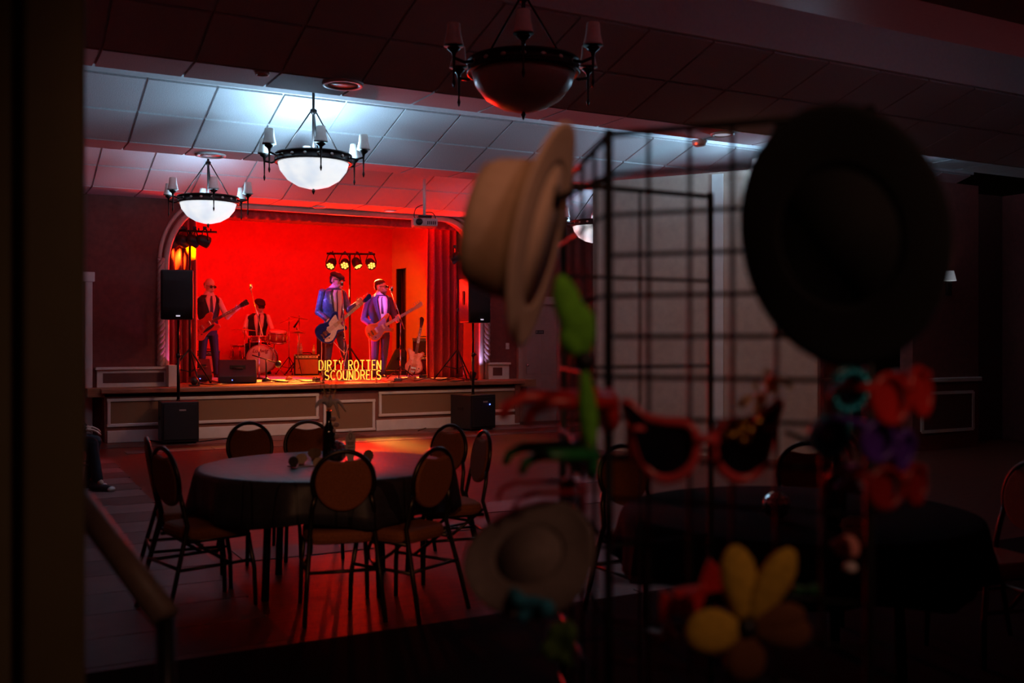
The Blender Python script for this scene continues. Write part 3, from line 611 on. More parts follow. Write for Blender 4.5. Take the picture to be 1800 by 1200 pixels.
# drum stool
sd = at(452, 600, 20.6); t = thing('drum_stool', 'round black stool under the drummer', 'stool', (sd.x, sd.y, SZ)); MB().lathe([(.15, .42), (.17, .44), (.17, .48), (.14, .50), (1e-4, .50)], 24).build('seat', m_black, t); tripod(t, .35, .25, .012); MB().tube((0, 0, .1), (0, 0, .43), .02).build('pole', m_chrome, t)

def amp(label, p, W, Dp, H, rz, cab, gr, knobs=6, tilt=0):
    t = thing('guitar_amplifier', label, 'amplifier', tuple(p), rz)
    MB().box((0, 0, H/2), (W, Dp, H)).build('cabinet', cab, t, bevel=.015); MB().box((0, -Dp/2-.004, H*.42), (W*.90, .012, H*.70)).build('grille_cloth', gr, t)
    cp = MB().box((0, -Dp/2-.006, H*.89), (W*.9, .014, H*.12)).build('control_panel', m_chrome, t)
    for k in range(knobs): MB().lathe([(.012, 0), (.010, .02), (1e-4, .02)], 10, T(-W*.36+k*W*.72/(knobs-1), -Dp/2-.012, H*.89) @ R('X', 90)).build('knob', m_black, cp)
    MB().path(spline([(-.1, 0, H), (-.08, 0, H+.03), (.08, 0, H+.03), (.1, 0, H)]), .01, 6).build('handle', m_black, t)
    for sx in (-1, 1): MB().box((sx*W*.48, -Dp*.47, H*.97), (.03, .03, .03)).build('corner_guard', m_chrome, t)
    return t
m_tweed = M('amp_orange', (.55, .20, .08), .7, 0, .2, 60); m_gcloth = M('amp_cloth', (.50, .16, .08), .9, 0, .25, 200); m_tolex = M('amp_black', (.02, .015, .015), .7, 0, .2, 90)
pa = atz(544, 659.5, SZ); amp('orange-brown amplifier with cloth front standing behind the singer', pa+V((0, .2, 0)), .47, .28, .40, -az(544)+.05, m_tolex, m_gcloth)
pa = atz(352+15, 658, SZ); amp('small pink-lit amplifier behind the guitarist on the left', pa+V((.15, .9, 0)), .50, .26, .46, -az(366), m_tolex, M('amp_pink_cloth', (.6, .4, .42), .9))
pa = atz(745, 657.5, SZ); amp('black amplifier cabinet with pale piping beside the right curtain', pa+V((-.02, .1, 0)), .42, .30, .36, -az(745)-.1, m_tolex, M('amp_dark_cloth', (.10, .03, .03), .9))
o = amp('black amplifier head stacked on the cabinet by the right curtain', pa+V((.02, .12, .375)), .36, .26, .34, -az(745)-.1, m_tolex, M('amp_dark_cloth2', (.06, .02, .02), .9), 4)
# tall dark amp behind singer and small items on it
pa = atz(562, 657.2, SZ); amp('tall narrow black speaker cabinet behind the singer', pa+V((.28, .75, 0)), .2, .26, .92, -az(562), m_tolex, M('amp_dark_cloth3', (.05, .01, .01), .9), 3)
def bottle(label, p, r, h, mat, cat='bottle', nm='drink_bottle'):
    t = thing(nm, label, cat, tuple(p)); MB().lathe([(r*.9, 0), (r, .01), (r, h*.6), (r*.45, h*.78), (r*.38, h*.97), (1e-4, h*.97)], 14).build('body', mat, t); MB().lathe([(r*.42, h*.93), (r*.42, h), (1e-4, h)], 10).build('cap', m_chrome, t); MB().lathe([(r*1.02, h*.18), (r*1.02, h*.48)], 14).build('label_band', M('paper_label', (.7, .55, .4), .7), t)
# wedge monitors
def wedge(label, x, d, wpx, rz):
    b_ = atz(x, CY+(EYE-SZ)*F/d, SZ); W = wpx*d/F; t = thing('floor_monitor', label, 'floor monitor', tuple(b_), rz)
    pr = [(-.20, 0), (.22, 0), (.24, .08), (.10, .34), (-.02, .36), (-.22, .10)]
    MB().prism([(a, c) for a, c in pr], -W/2, W/2, Matrix(((0, 0, 1, 0), (1, 0, 0, 0), (0, 1, 0, .012), (0, 0, 0, 1)))).build('cabinet', M('monitor_violet_black', (.014, .012, .024), .4), t, bevel=.012)
    MB().box((0, -.125, .235), (W*.42, .02, .10), T(0, 0, 0)).build('handle_recess', m_grille, t); MB().tube((-.08, -.155, .24), (.08, -.155, .24), .010).build('handle', m_black, t)
    for sx in (-1, 1): MB().box((sx*W*.42, -.1, .006), (.06, .1, .012)).build('rubber_foot', m_black, t)
    MB().ell((-W*.15, -.212, .055), (.008, .006, .008)).build('indicator', E('led_blue', (.08, .15, 1), 6), t)
wedge('violet-lit floor monitor wedge at the stage front before the drums', 417, 15.95, 64, -az(417)+.05)
wedge('small dark floor monitor at the feet of the left guitarist', 352, 16.55, 32, -az(352)+.2)
# guitar on a stand, and pedals
for i, (x, y, nm) in enumerate(((508, 668, 'first'), (556, 669.5, 'second'), (640, 667, 'third'), (724, 667, 'fourth'), (744, 664, 'fifth'), (700, 670, 'sixth'))):
    b_ = atz(x, y, SZ+.012); t = thing('effects_pedal', '%s effects pedal from the left among the cables at stage front' % nm, 'pedal', tuple(b_), .2*i, 'effects pedals on the stage floor'); MB().box((0, 0, .025), (.085, .13, .05)).build('case', (m_tweed, m_black, m_chrome)[i % 3], t, bevel=.006); MB().lathe([(.012, 0), (.012, .015), (1e-4, .015)], 10, T(0, -.03, .05)).build('footswitch', m_chrome, t)
    for sx in (-.02, .02): MB().lathe([(.010, 0), (.008, .015), (1e-4, .015)], 8, T(sx, .035, .05)).build('knob', m_black, t)
def cable(label, pix, r=.008, z=SZ+.02, jit=.0, mat=m_black):
    pts = [atz(x, y, z) for x, y in pix]; c = pts[0]; o = MB().path([p_-V((c.x, c.y, 0)) for p_ in spline(pts, 6)], r, 6).build('cable', mat); o.location = (c.x, c.y, 0); return tag(o, label, 'cable')
cable('black cable snaking along the stage edge left of the sign', ((480, 669), (500, 671), (520, 667), (540, 671), (562, 668), (556, 664)))
cable('black cable looping across the rug right of the sign', ((672, 668), (690, 671), (715, 665), (730, 669), (752, 664), (770, 668), (790, 666)))
cable('tangled cable by the foot of the right light stand', ((778, 667), (800, 662), (815, 667), (800, 670), (786, 668), (806, 664), (828, 669)), .009)
cable('black cable between left monitor and curtain', ((338, 670), (355, 673), (372, 669), (390, 674), (372, 676), (345, 674)))
cable('thin cable on the floor leading to the right subwoofer', ((735, 757), (760, 748), (785, 742), (802, 740)), .008, .012)
cable('dark cable lying on the floor beside the left subwoofer', ((250, 772), (280, 776), (310, 779), (350, 776), (420, 768), (470, 766)), .01, .012)
# clear drinks bottle on orange amp
ba = atz(544, 659.5, SZ)+V((0, .2, .405)); bottle('small amber bottle standing on the amplifier behind the singer', ba+V((.15, .0, 0)), .03, .2, M('amber_glass', (.6, .25, .05), .1)); bottle('pale water bottle on the amplifier under the tilted tablet', ba+V((-.10, .02, 0)), .03, .22, M('water_bottle', (.6, .5, .45), .15))

gp = atz(707, 660.5, SZ); t = thing('gig_bag', 'black padded gig bag leaning by the stage side door', 'gig bag', tuple(gp+V((0, .3, 0))), -az(707))
MB().prism([(-.26, 0), (.20, 0), (.20, .48), (.08, .53), (-.02, .50)], -.12, .12, Matrix(((1, 0, 0, 0), (0, 0, -1, 0), (0, 1, 0, 0), (0, 0, 0, 1)))).build('bag', m_tolex, t, bevel=.03)
MB().path(spline([(.02, -.13, .30), (.04, -.16, .36), (.12, -.16, .36), (.14, -.13, .30)], 5), .012, 6).build('handle', m_black, t); MB().tube((-.2, -.125, .1), (.18, -.125, .1), .006).build('zip', m_chrome, t)
b = atz(542, 656.5, SZ); s_ = 19.9/F; t = thing('microphone_stand', 'short stand with tilted dark microphone right of the cymbals', 'microphone stand', tuple(b+V((0, .75, 0))), -az(542)); tripod(t, .25, .2, .008, .3); MB().tube((0, 0, .1), (0, 0, .86), .010).build('pole', m_chrome, t); MB().tube((-.01, 0, .86), (-.03, 0, 1.0), .014).build('neck_joint', m_chrome, t); MB().tube((-.075, 0, .94), (.03, -.02, 1.10), .022, .016).build('microphone_body', m_black, t)
# ================================================================== PEOPLE
def ring_at(rg_, z):
    if z <= rg_[0][0]: return rg_[0][1:]
    for a, b_ in zip(rg_, rg_[1:]):
        if z <= b_[0]:
            f = (z-a[0])/(b_[0]-a[0]); f = f*f*(3-2*f); return tuple(a[i]+(b_[i]-a[i])*f for i in range(1, 5))
    return rg_[-1][1:]
def ring_pt(rg_, z, th, off, yaw):
    cx, cy, a, b_ = ring_at(rg_, z); x, y = (a+off)*math.cos(th), (b_+off)*math.sin(th); c, s_ = math.cos(yaw), math.sin(yaw)
    return (cx+x*c-y*s_, cy+x*s_+y*c, z)
def loft(mb, rg_, off, yaw, z0, z1, n=22, k=16):
    vv = [ring_pt(rg_, z0+(z1-z0)*i/k, 2*PI*j/n, off, yaw) for i in range(k+1) for j in range(n)]
    ff = [(i*n+j, i*n+(j+1) % n, (i+1)*n+(j+1) % n, (i+1)*n+j) for i in range(k) for j in range(n)]+[tuple(range(n-1, -1, -1)), tuple(k*n+j for j in range(n))]
    mb.add(vv, ff)
def panel(name, rg_, off, yaw, z0, z1, fn, mat, parent, th=.006, k=10, m=6):
    return MB().grid(lambda u, v: ring_pt(rg_, z0+(z1-z0)*v, math.radians(-90+fn(v)[0]+(fn(v)[1]-fn(v)[0])*u), off, yaw), m, k).build(name, mat, parent, solid=th, fix=False)
def hand(mb, w, d, n, curl, side=1, r=.0105):
    w, d, n = V(w), V(d).normalized(), V(n); n = (n-d*n.dot(d)).normalized(); ax = d.cross(n); c = ax*side
    mb.cap(w-d*.02, w+d*.03, .024, .022)
    for i, ln in enumerate((.9, 1., .95, .78)):
        o = .031-.0205*i; kn = w+d*(.088-.004*abs(i-1.2))+c*o; mb.cap(w+d*.02+c*o*.6, kn, .016, .0125); p, dd_ = kn, d.copy()
        for q, L in enumerate((.040, .027, .022)):
            dd_ = Matrix.Rotation(curl*(1., 1.1, .7)[q], 3, ax) @ dd_; e = p+dd_*L*ln; mb.cap(p, e, r-.001*q, r-.001*(q+1), 8); p = e
    b_ = w+d*.028+c*.026; td = (d*.62+c*.62+n*.35).normalized(); e = b_+td*.042; mb.cap(b_, e, .015, .012, 8); mb.cap(e, e+(td+d*.5+n*.4).normalized()*.032, .0115, .0095, 8)
def head_matrix(c, yaw, pitch, roll=0): return T(c[0], c[1], c[2]-.012) @ R('Z', yaw) @ R('X', pitch) @ R('Y', roll) @ Matrix.Scale(1.10, 4)
def head(mb, m):
    mb.ell((0, .012, .032), (.076, .096, .094), m); mb.ell((0, -.026, -.028), (.062, .070, .086), m); mb.ell((0, -.044, -.088), (.040, .044, .032), m); mb.ell((0, -.078, .024), (.052, .022, .014), m)
    mb.path([m @ V((0, -.092, .012)), m @ V((0, -.106, -.012)), m @ V((0, -.118, -.032)), m @ V((0, -.098, -.040))], [.008, .011, .015, .010], 8)
    for sx in (-1, 1): mb.ell((sx*.078, .012, -.012), (.012, .022, .034), m); mb.ell((sx*.04, -.062, -.035), (.022, .024, .022), m)
    mb.ell((0, -.090, -.066), (.024, .014, .010), m)
def face_bits(m, parent, lip=(.5, .2, .18)):
    MB().ell((0, -.101, -.062), (.024, .008, .005), m, 10, 6).build('upper_lip', M('lips', lip, .5), parent); MB().ell((0, -.100, -.071), (.021, .008, .006), m, 10, 6).build('lower_lip', MATS['lips'], parent)
    for sx in (-1, 1):
        e = MB().ell((sx*.030, -.084, .004), (.014, .010, .009), m, 10, 6).build('eye', M('eye_white', (.8, .78, .75), .3), parent); MB().ell((sx*.030, -.0935, .004), (.006, .003, .006), m, 8, 5).build('iris', m_black, e)
        MB().path([m @ V((sx*.014, -.098, .022)), m @ V((sx*.03, -.098, .027)), m @ V((sx*.046, -.086, .022))], .004, 6).build('eyebrow', M('brow_dark', (.05, .03, .02)), parent)
def glasses(m, parent, tint=(.01, .01, .01), clear=False):
    g = MB()
    g.path([m @ V(p_) for p_ in ((-.074, .01, .008), (-.070, -.07, .010), (-.055, -.098, .010))], .004, 6); g.path([m @ V(p_) for p_ in ((.074, .01, .008), (.070, -.07, .010), (.055, -.098, .010))], .004, 6); g.path([m @ V(p_) for p_ in ((-.014, -.113, .008), (0, -.117, .012), (.014, -.113, .008))], .004, 6)
    for sx in (-1, 1): g.path([m @ V((sx*.034+.023*math.cos(a*PI/6), -.110+.010*abs(math.cos(a*PI/6)) if 0 else -.110, .004+.018*math.sin(a*PI/6))) for a in range(12)], .0035, 6, True)
    go = g.build('glasses', m_black, parent)
    for sx in (-1, 1): MB().lathe([(1e-4, 0), (1., 0), (1., .15), (1e-4, .15)], 16, m @ T(sx*.034, -.108, .004) @ R('X', 90) @ Matrix.Diagonal((.022, .017, .02, 1))).build('lens', M('lens_dark' if not clear else 'lens_smoke', tint, .08), go)
def shoe(p, yaw, mat, parent, L=.28):
    m = T(*p) @ R('Z', yaw); mb = MB(); mb.ell((0, .02, .045), (.045, .075, .045), m); mb.ell((0, -.09, .035), (.046, .09, .036), m); mb.ell((0, -.13, .028), (.042, .06, .03), m); mb.cap(m @ V((0, .02, .06)), m @ V((0, .02, .12)), .045, .042)
    o = mb.build('shoe', mat, parent, remesh=.010); MB().prism([(a[0]*.052, a[1]*.145-.045) for a in [(math.cos(t_*PI/8), math.sin(t_*PI/8)) for t_ in range(16)]], 0, .018, m).build('sole', m_black, o); return o
SKIN = M('skin', (.72, .45, .34), .5, 0, .05, 20)
def person(label, x0, d, P):
    z_ = P.get('z0', SZ); y0 = CY+(EYE-z_)*F/d; s_ = d/F; b_ = at(x0, y0, d)
    L = lambda q: V(((q[0]-x0)*s_, q[2] if len(q) > 2 else 0, (y0-q[1])*s_))
    rg_ = sorted([(L(q).z, L(q).x, q[2], q[3], q[4]) for q in P['rings']]); yaw = math.radians(P['yaw'])
    mb = MB(); loft(mb, rg_, -.012, yaw, rg_[0][0], rg_[-1][0])
    hm = head_matrix(L(P['head']), P['hyaw'], P.get('hpitch', 0), P.get('hroll', 0)); head(mb, hm)
    nb = V((ring_at(rg_, rg_[-1][0])[0], ring_at(rg_, rg_[-1][0])[1], rg_[-1][0]-.02)); mb.cap(nb, hm @ V((0, .022, -.05)), .058, .054)
    arms = [[L(q) for q in P['armL']], [L(q) for q in P['armR']]]; legs = [[L(q) for q in P['legL']], [L(q) for q in P['legR']]]
    for a in arms: mb.cap(a[0], a[1], .046, .040); mb.cap(a[1], a[2], .038, .027)
    for a in legs: mb.cap(a[0], a[1], .075, .055); mb.cap(a[1], a[2], .052, .036); mb.cap(a[2], a[2]+V((math.sin(math.radians(P['yaw']))*.03, -.03, -.04)), .035, .03)
    for a, hd, sd_ in zip(arms, P['hands'], (1, -1)): hand(mb, a[2], hd[0], hd[1], hd[2], hd[3])
    o = mb.build('person', SKIN, None, remesh=.0085, smooth=2); o.location = tuple(b_); o.rotation_euler = (0, 0, -az(x0)); tag(o, label, 'person')
    face_bits(hm, o)
    # trousers
    tb = MB(); zt = P['belt']; zt = (y0-zt)*s_; loft(tb, rg_, .006, yaw, rg_[0][0]-.0, zt)
    lr = P.get('legr', (.092, .068, .056))
    for a in legs: tb.cap(a[0], a[1], lr[0], lr[1]); tb.cap(a[1], a[2], lr[1]*.98, lr[2])
    tb.build('trousers', P['mtrouser'], o, remesh=.011)
    for a in legs: shoe((a[2].x, a[2].y-.01, .0), P['yaw']*.7, P['mshoe'], o)
    # shirt
    zs = (y0-P.get('shirt_hem', P['belt']-1))*s_-.03; sb = MB(); loft(sb, rg_, .008, yaw, zs, rg_[-1][0])
    for a in arms:
        sb.cap(a[0], a[1], .060, .050)
        cut = P.get('sleeve', 1.); sb.cap(a[1], a[1]+(a[2]-a[1])*cut, .049, .040)
    sb.cap(nb-V((0, 0, .02)), nb+(hm @ V((0, .022, -.09))-nb)*.55, .072, .064); sb.build('shirt', P['mshirt'], o, remesh=.010)
    return o, L, rg_, yaw, hm, arms, y0, s_
m_shirt = M('white_shirt', (.80, .76, .74), .7, 0, .05, 30); m_pinkshirt = M('pink_shirt', (.80, .55, .58), .7, 0, .06, 30)
m_leather = M('blue_leather', (.060, .085, .16), .28, 0, .4, 26, .5, .6, .3); m_navy = M('navy_suit', (.055, .05, .13), .75, 0, .15, 60); m_blackcloth = M('black_trousers', (.016, .012, .018), .75, 0, .2, 60); m_vest = M('black_vest', (.014, .010, .012), .7, 0, .2, 60)
m_violet = M('dark_violet_jeans', (.05, .035, .10), .7, 0, .2, 50); m_shoe = M('black_leather_shoe', (.015, .012, .012), .3); m_tie = M('dark_tie', (.04, .012, .03), .5)
m_hair = M('dark_hair', (.03, .014, .008), .6, 0, .3, 120); m_hairb = M('brown_hair', (.05, .018, .008), .6, 0, .3, 120)

# ---- singer: leather jacket, flat cap, glasses
P = dict(rings=[(589, 588, .0, .150, .105), (588, 575, 0, .158, .11), (586, 558, 0, .145, .10), (585, 535, 0, .178, .118), (585, 515, .0, .172, .10), (587, 507, .01, .10, .08), (589, 501.5, .015, .064, .064)],
    yaw=34, head=(591.5, 490.5, -.02), hyaw=48, hpitch=8, armL=((567.5, 515, -.09), (560, 549, -.06), (578, 564.5, -.24)), armR=((602, 516, .09), (613, 545, -.02), (627, 534.5, -.15)),
    legL=((580, 590, -.03), (577, 626, -.06), (573, 661, -.02)), legR=((598, 590, .04), (606, 626, .02), (611, 661, .08)),
    hands=((V((1, -.15, .08)), V((.1, .75, -.6)), .35, 1), (V((.55, .25, .62)), V((.25, -.9, .35)), .75, -1)), belt=570, mtrouser=m_violet, mshoe=m_shoe, mshirt=m_shirt, legr=(.088, .062, .05))
o, L, rg_, yaw, hm, arms, y0, s_ = person('singer in leather jacket and flat cap playing a blue guitar', 590, 17.1, P)
jb = MB(); zh = (y0-577)*s_; loft(jb, rg_, .026, yaw, zh, rg_[-2][0]+.01)
for a in arms: jb.cap(a[0], a[1], .073, .062); jb.cap(a[1], a[1]+(a[2]-a[1])*.86, .060, .050)
jk = jb.build('leather_jacket', m_leather, o, remesh=.010, smooth=2)
panel('shirt_front', rg_, .045, yaw, zh+.02, rg_[-2][0]-.03, lambda v: (-14-12*v, 8+24*v), m_shirt, o)
panel('tie', rg_, .053, yaw, zh+.10, rg_[-2][0]-.035, lambda v: (-5+2.2*v-4, 3-2.2*v-4), m_tie, o)
for sg_ in (-1, 1): panel('lapel', rg_, .055, yaw, zh+.22, rg_[-2][0]-.01, lambda v, sg_=sg_: tuple(sorted((sg_*(22+12*v), sg_*(30+40*v)))), m_leather, jk)
for k in range(2): MB().tube(V(ring_pt(rg_, zh+.05+.15*k, math.radians(-60), .05, yaw)), V(ring_pt(rg_, zh+.10+.15*k, math.radians(-40), .055, yaw)), .006).build('zip', m_chrome, jk)
cb_ = MB(); cb_.ell((0, .025, .070), (.090, .108, .050), hm @ R('X', 8)); cb_.ell((0, -.045, .066), (.080, .085, .034), hm @ R('X', 14)); cb_.ell((0, -.112, .040), (.062, .050, .010), hm @ R('X', 16)); cb_.build('flat_cap', M('cap_navy', (.03, .025, .05), .8, 0, .3, 200), o, remesh=.010)
hb = MB(); hb.ell((0, .04, .02), (.080, .082, .075), hm); hb.ell((0, .065, -.03), (.066, .05, .05), hm); hb.build('hair', m_hair, o, remesh=.011); glasses(hm, o)

# ---- bass player: navy suit, sunglasses, short beard
P = dict(rings=[(668, 590, .02, .155, .11), (667.5, 578, .02, .16, .115), (667, 562, 0, .155, .11), (666, 543, 0, .185, .122), (666, 527, .0, .178, .10), (667, 519, .0, .10, .08), (668, 513.5, .0, .064, .064)],
    yaw=30, head=(669.5, 503.5, -.01), hyaw=66, hpitch=0, armL=((648, 527, -.08), (640, 561, -.05), (657, 575, -.22)), armR=((684, 527.5, .10), (695, 560, -.02), (698, 564, -.22)),
    legL=((660, 592, .0), (659, 627, -.03), (658, 657, .04)), legR=((677, 592, .05), (675, 627, .03), (672, 657, .10)),
    hands=((V((1, -.1, -.15)), V((.1, .75, -.6)), .4, 1), (V((.2, -.1, .9)), V((.3, -.9, .2)), .8, -1)), belt=573, mtrouser=m_navy, mshoe=m_shoe, mshirt=m_shirt)
o, L, rg_, yaw, hm, arms, y0, s_ = person('bass player in navy suit and sunglasses turned towards the microphone', 667, 18.0, P)
jb = MB(); zh = (y0-589)*s_; loft(jb, rg_, .028, yaw, zh, rg_[-2][0]+.01)
for a in arms: jb.cap(a[0], a[1], .074, .064); jb.cap(a[1], a[1]+(a[2]-a[1])*.84, .062, .052)
jk = jb.build('suit_jacket', m_navy, o, remesh=.010)
panel('shirt_front', rg_, .044, yaw, zh+.12, rg_[-2][0]-.02, lambda v: (-12-14*v, 10+20*v), m_shirt, o)
panel('tie', rg_, .052, yaw, zh+.38, rg_[-2][0]-.03, lambda v: (-7+3*v-5, 4-3*v-5), m_tie, o)
for sg_ in (-1, 1): panel('lapel', rg_, .052, yaw, zh+.22, rg_[-2][0]+.0, lambda v, sg_=sg_: tuple(sorted((sg_*(16+18*v), sg_*(26+36*v)))), m_navy, jk)
hb = MB(); hb.ell((0, .022, .062), (.083, .098, .072), hm); hb.ell((0, .065, .01), (.076, .05, .07), hm); hb.build('hair', m_hairb, o, remesh=.010)
bb = MB(); bb.ell((0, -.060, -.100), (.042, .034, .026), hm); bb.ell((0.03, -.04, -.085), (.03, .05, .022), hm); bb.ell((-.03, -.04, -.085), (.03, .05, .022), hm); bb.build('beard', M('beard_brown', (.16, .065, .03), .7), o, remesh=.009); glasses(hm, o)

# ---- guitarist at the left: vest, pink shirt, tie
P = dict(rings=[(366, 590, .02, .155, .11), (366, 578, .02, .158, .115), (366, 562, 0, .15, .108), (366, 543, 0, .182, .122), (366, 527, .0, .178, .10), (367, 518.5, .0, .10, .08), (367.5, 512.5, .0, .064, .064)],
    yaw=22, head=(368.5, 501.5, -.01), hyaw=30, hpitch=12, armL=((348.5, 527, -.04), (342, 558, .0), (356, 571, -.22)), armR=((384, 527.5, .05), (398, 557, -.03), (413, 545, -.17)),
    legL=((358, 592, .0), (356, 627, -.02), (354, 657, .02)), legR=((375, 592, .03), (378, 627, .02), (380, 657, .06)),
    hands=((V((1, -.1, -.1)), V((.1, .75, -.6)), .4, 1), (V((.55, .15, .65)), V((.3, -.9, .2)), .75, -1)), belt=574, mtrouser=m_blackcloth, mshoe=m_shoe, mshirt=m_pinkshirt, sleeve=.35)
o, L, rg_, yaw, hm, arms, y0, s_ = person('guitarist in dark vest and pink shirt playing a red guitar', 366, 18.0, P)
vb = MB(); zh = (y0-580)*s_; loft(vb, rg_, .024, yaw, zh, rg_[-3][0]+.02); vb.build('vest', m_vest, o, remesh=.010)
for sg_ in (-1, 1): panel('shoulder_panel', rg_, .030, yaw, rg_[-3][0]-.05, rg_[-2][0]-.005, lambda v, sg_=sg_: tuple(sorted((sg_*(38-8*v), sg_*(112-20*v)))), m_vest, o, .012)
panel('shirt_front', rg_, .036, yaw, zh+.22, rg_[-2][0]-.01, lambda v: (-4-28*v, 4+28*v), m_pinkshirt, o); panel('tie', rg_, .044, yaw, zh+.23, rg_[-2][0]-.02, lambda v: (-8+3*v, 8-3*v), m_tie, o)
hb = MB(); hb.ell((0, .05, .02), (.080, .07, .06), hm); hb.build('hair', M('grey_hair', (.35, .25, .2), .7), o, remesh=.011); glasses(hm, o, (.05, .03, .03), True)

# ---- drummer seated behind the kit
DDR = 20.6
P = dict(rings=[(452, 606, .0, .17, .13), (452, 598, 0, .165, .125), (452.5, 585, -.02, .152, .11), (453, 571, -.04, .18, .12), (453.5, 557, -.05, .172, .10), (455, 550.5, -.06, .095, .075), (456, 546, -.065, .064, .064)],
    yaw=10, head=(456.5, 537, -.10), hyaw=18, hpitch=18, armL=((437, 557, -.04), (430, 582, -.10), (437, 592, -.32)), armR=((470, 557, -.06), (478, 580, -.14), (468, 592, -.34)),
    legL=((445, 606, -.02), (436, 608, -.42), (437, 647, -.40)), legR=((459, 606, -.02), (470, 608, -.42), (471, 647, -.38)),
    hands=((V((.45, -.8, -.1)), V((.3, .2, -.9)), .9, -1), (V((-.45, -.8, -.1)), V((-.3, .2, -.9)), .9, 1)), belt=600, mtrouser=m_blackcloth, mshoe=m_shoe, mshirt=m_shirt, sleeve=.4)
o, L, rg_, yaw, hm, arms, y0, s_ = person('drummer in dark cap and vest seated behind the drum kit', 453, DDR, P)
vb = MB(); zh = (y0-602)*s_; loft(vb, rg_, .024, yaw, zh, rg_[-3][0]+.02); vb.build('vest', m_vest, o, remesh=.010)
for sg_ in (-1, 1): panel('shoulder_panel', rg_, .030, yaw, rg_[-3][0]-.05, rg_[-2][0]-.005, lambda v, sg_=sg_: tuple(sorted((sg_*(34-6*v), sg_*(112-20*v)))), m_vest, o, .012)
panel('shirt_front', rg_, .036, yaw, zh+.10, rg_[-2][0]-.01, lambda v: (-14-18*v, 14+18*v), m_shirt, o); panel('tie', rg_, .044, yaw, zh+.10, rg_[-2][0]-.02, lambda v: (-9+4*v, 7-3*v), m_tie, o)
cb_ = MB(); cb_.ell((0, .025, .074), (.100, .112, .054), hm @ R('X', 6)); cb_.ell((0, -.045, .070), (.088, .088, .036), hm @ R('X', 12)); cb_.ell((0, -.115, .044), (.066, .05, .010), hm @ R('X', 14)); cb_.build('flat_cap', M('cap_black', (.015, .012, .012), .8), o, remesh=.010); hb = MB(); hb.ell((0, .04, .01), (.081, .078, .07), hm); hb.build('hair', m_hair, o, remesh=.011); glasses(hm, o)
for k, a in enumerate(arms):                                           # drum sticks in the hands
    mw = Matrix.Translation(o.location) @ Matrix.Rotation(o.rotation_euler.z, 4, 'Z'); sgn = 1 if k == 0 else -1
    q0 = mw @ (a[2]+V((.03*sgn, -.07, -.02))); q1 = mw @ (a[2]+V((.16*sgn, -.34, -.04)))
    so = MB().path([q0-q0, (q1-q0)*.9, (q1-q0)], [.009, .006, .008], 8).build('drum_stick', M('stick_wood', (.6, .42, .25), .5)); so.location = q0; tag(so, ('wooden drum stick in the drummer hand nearer the guitarist', 'wooden drum stick in the drummer hand nearer the singer')[k], 'drum stick', 'drum sticks')

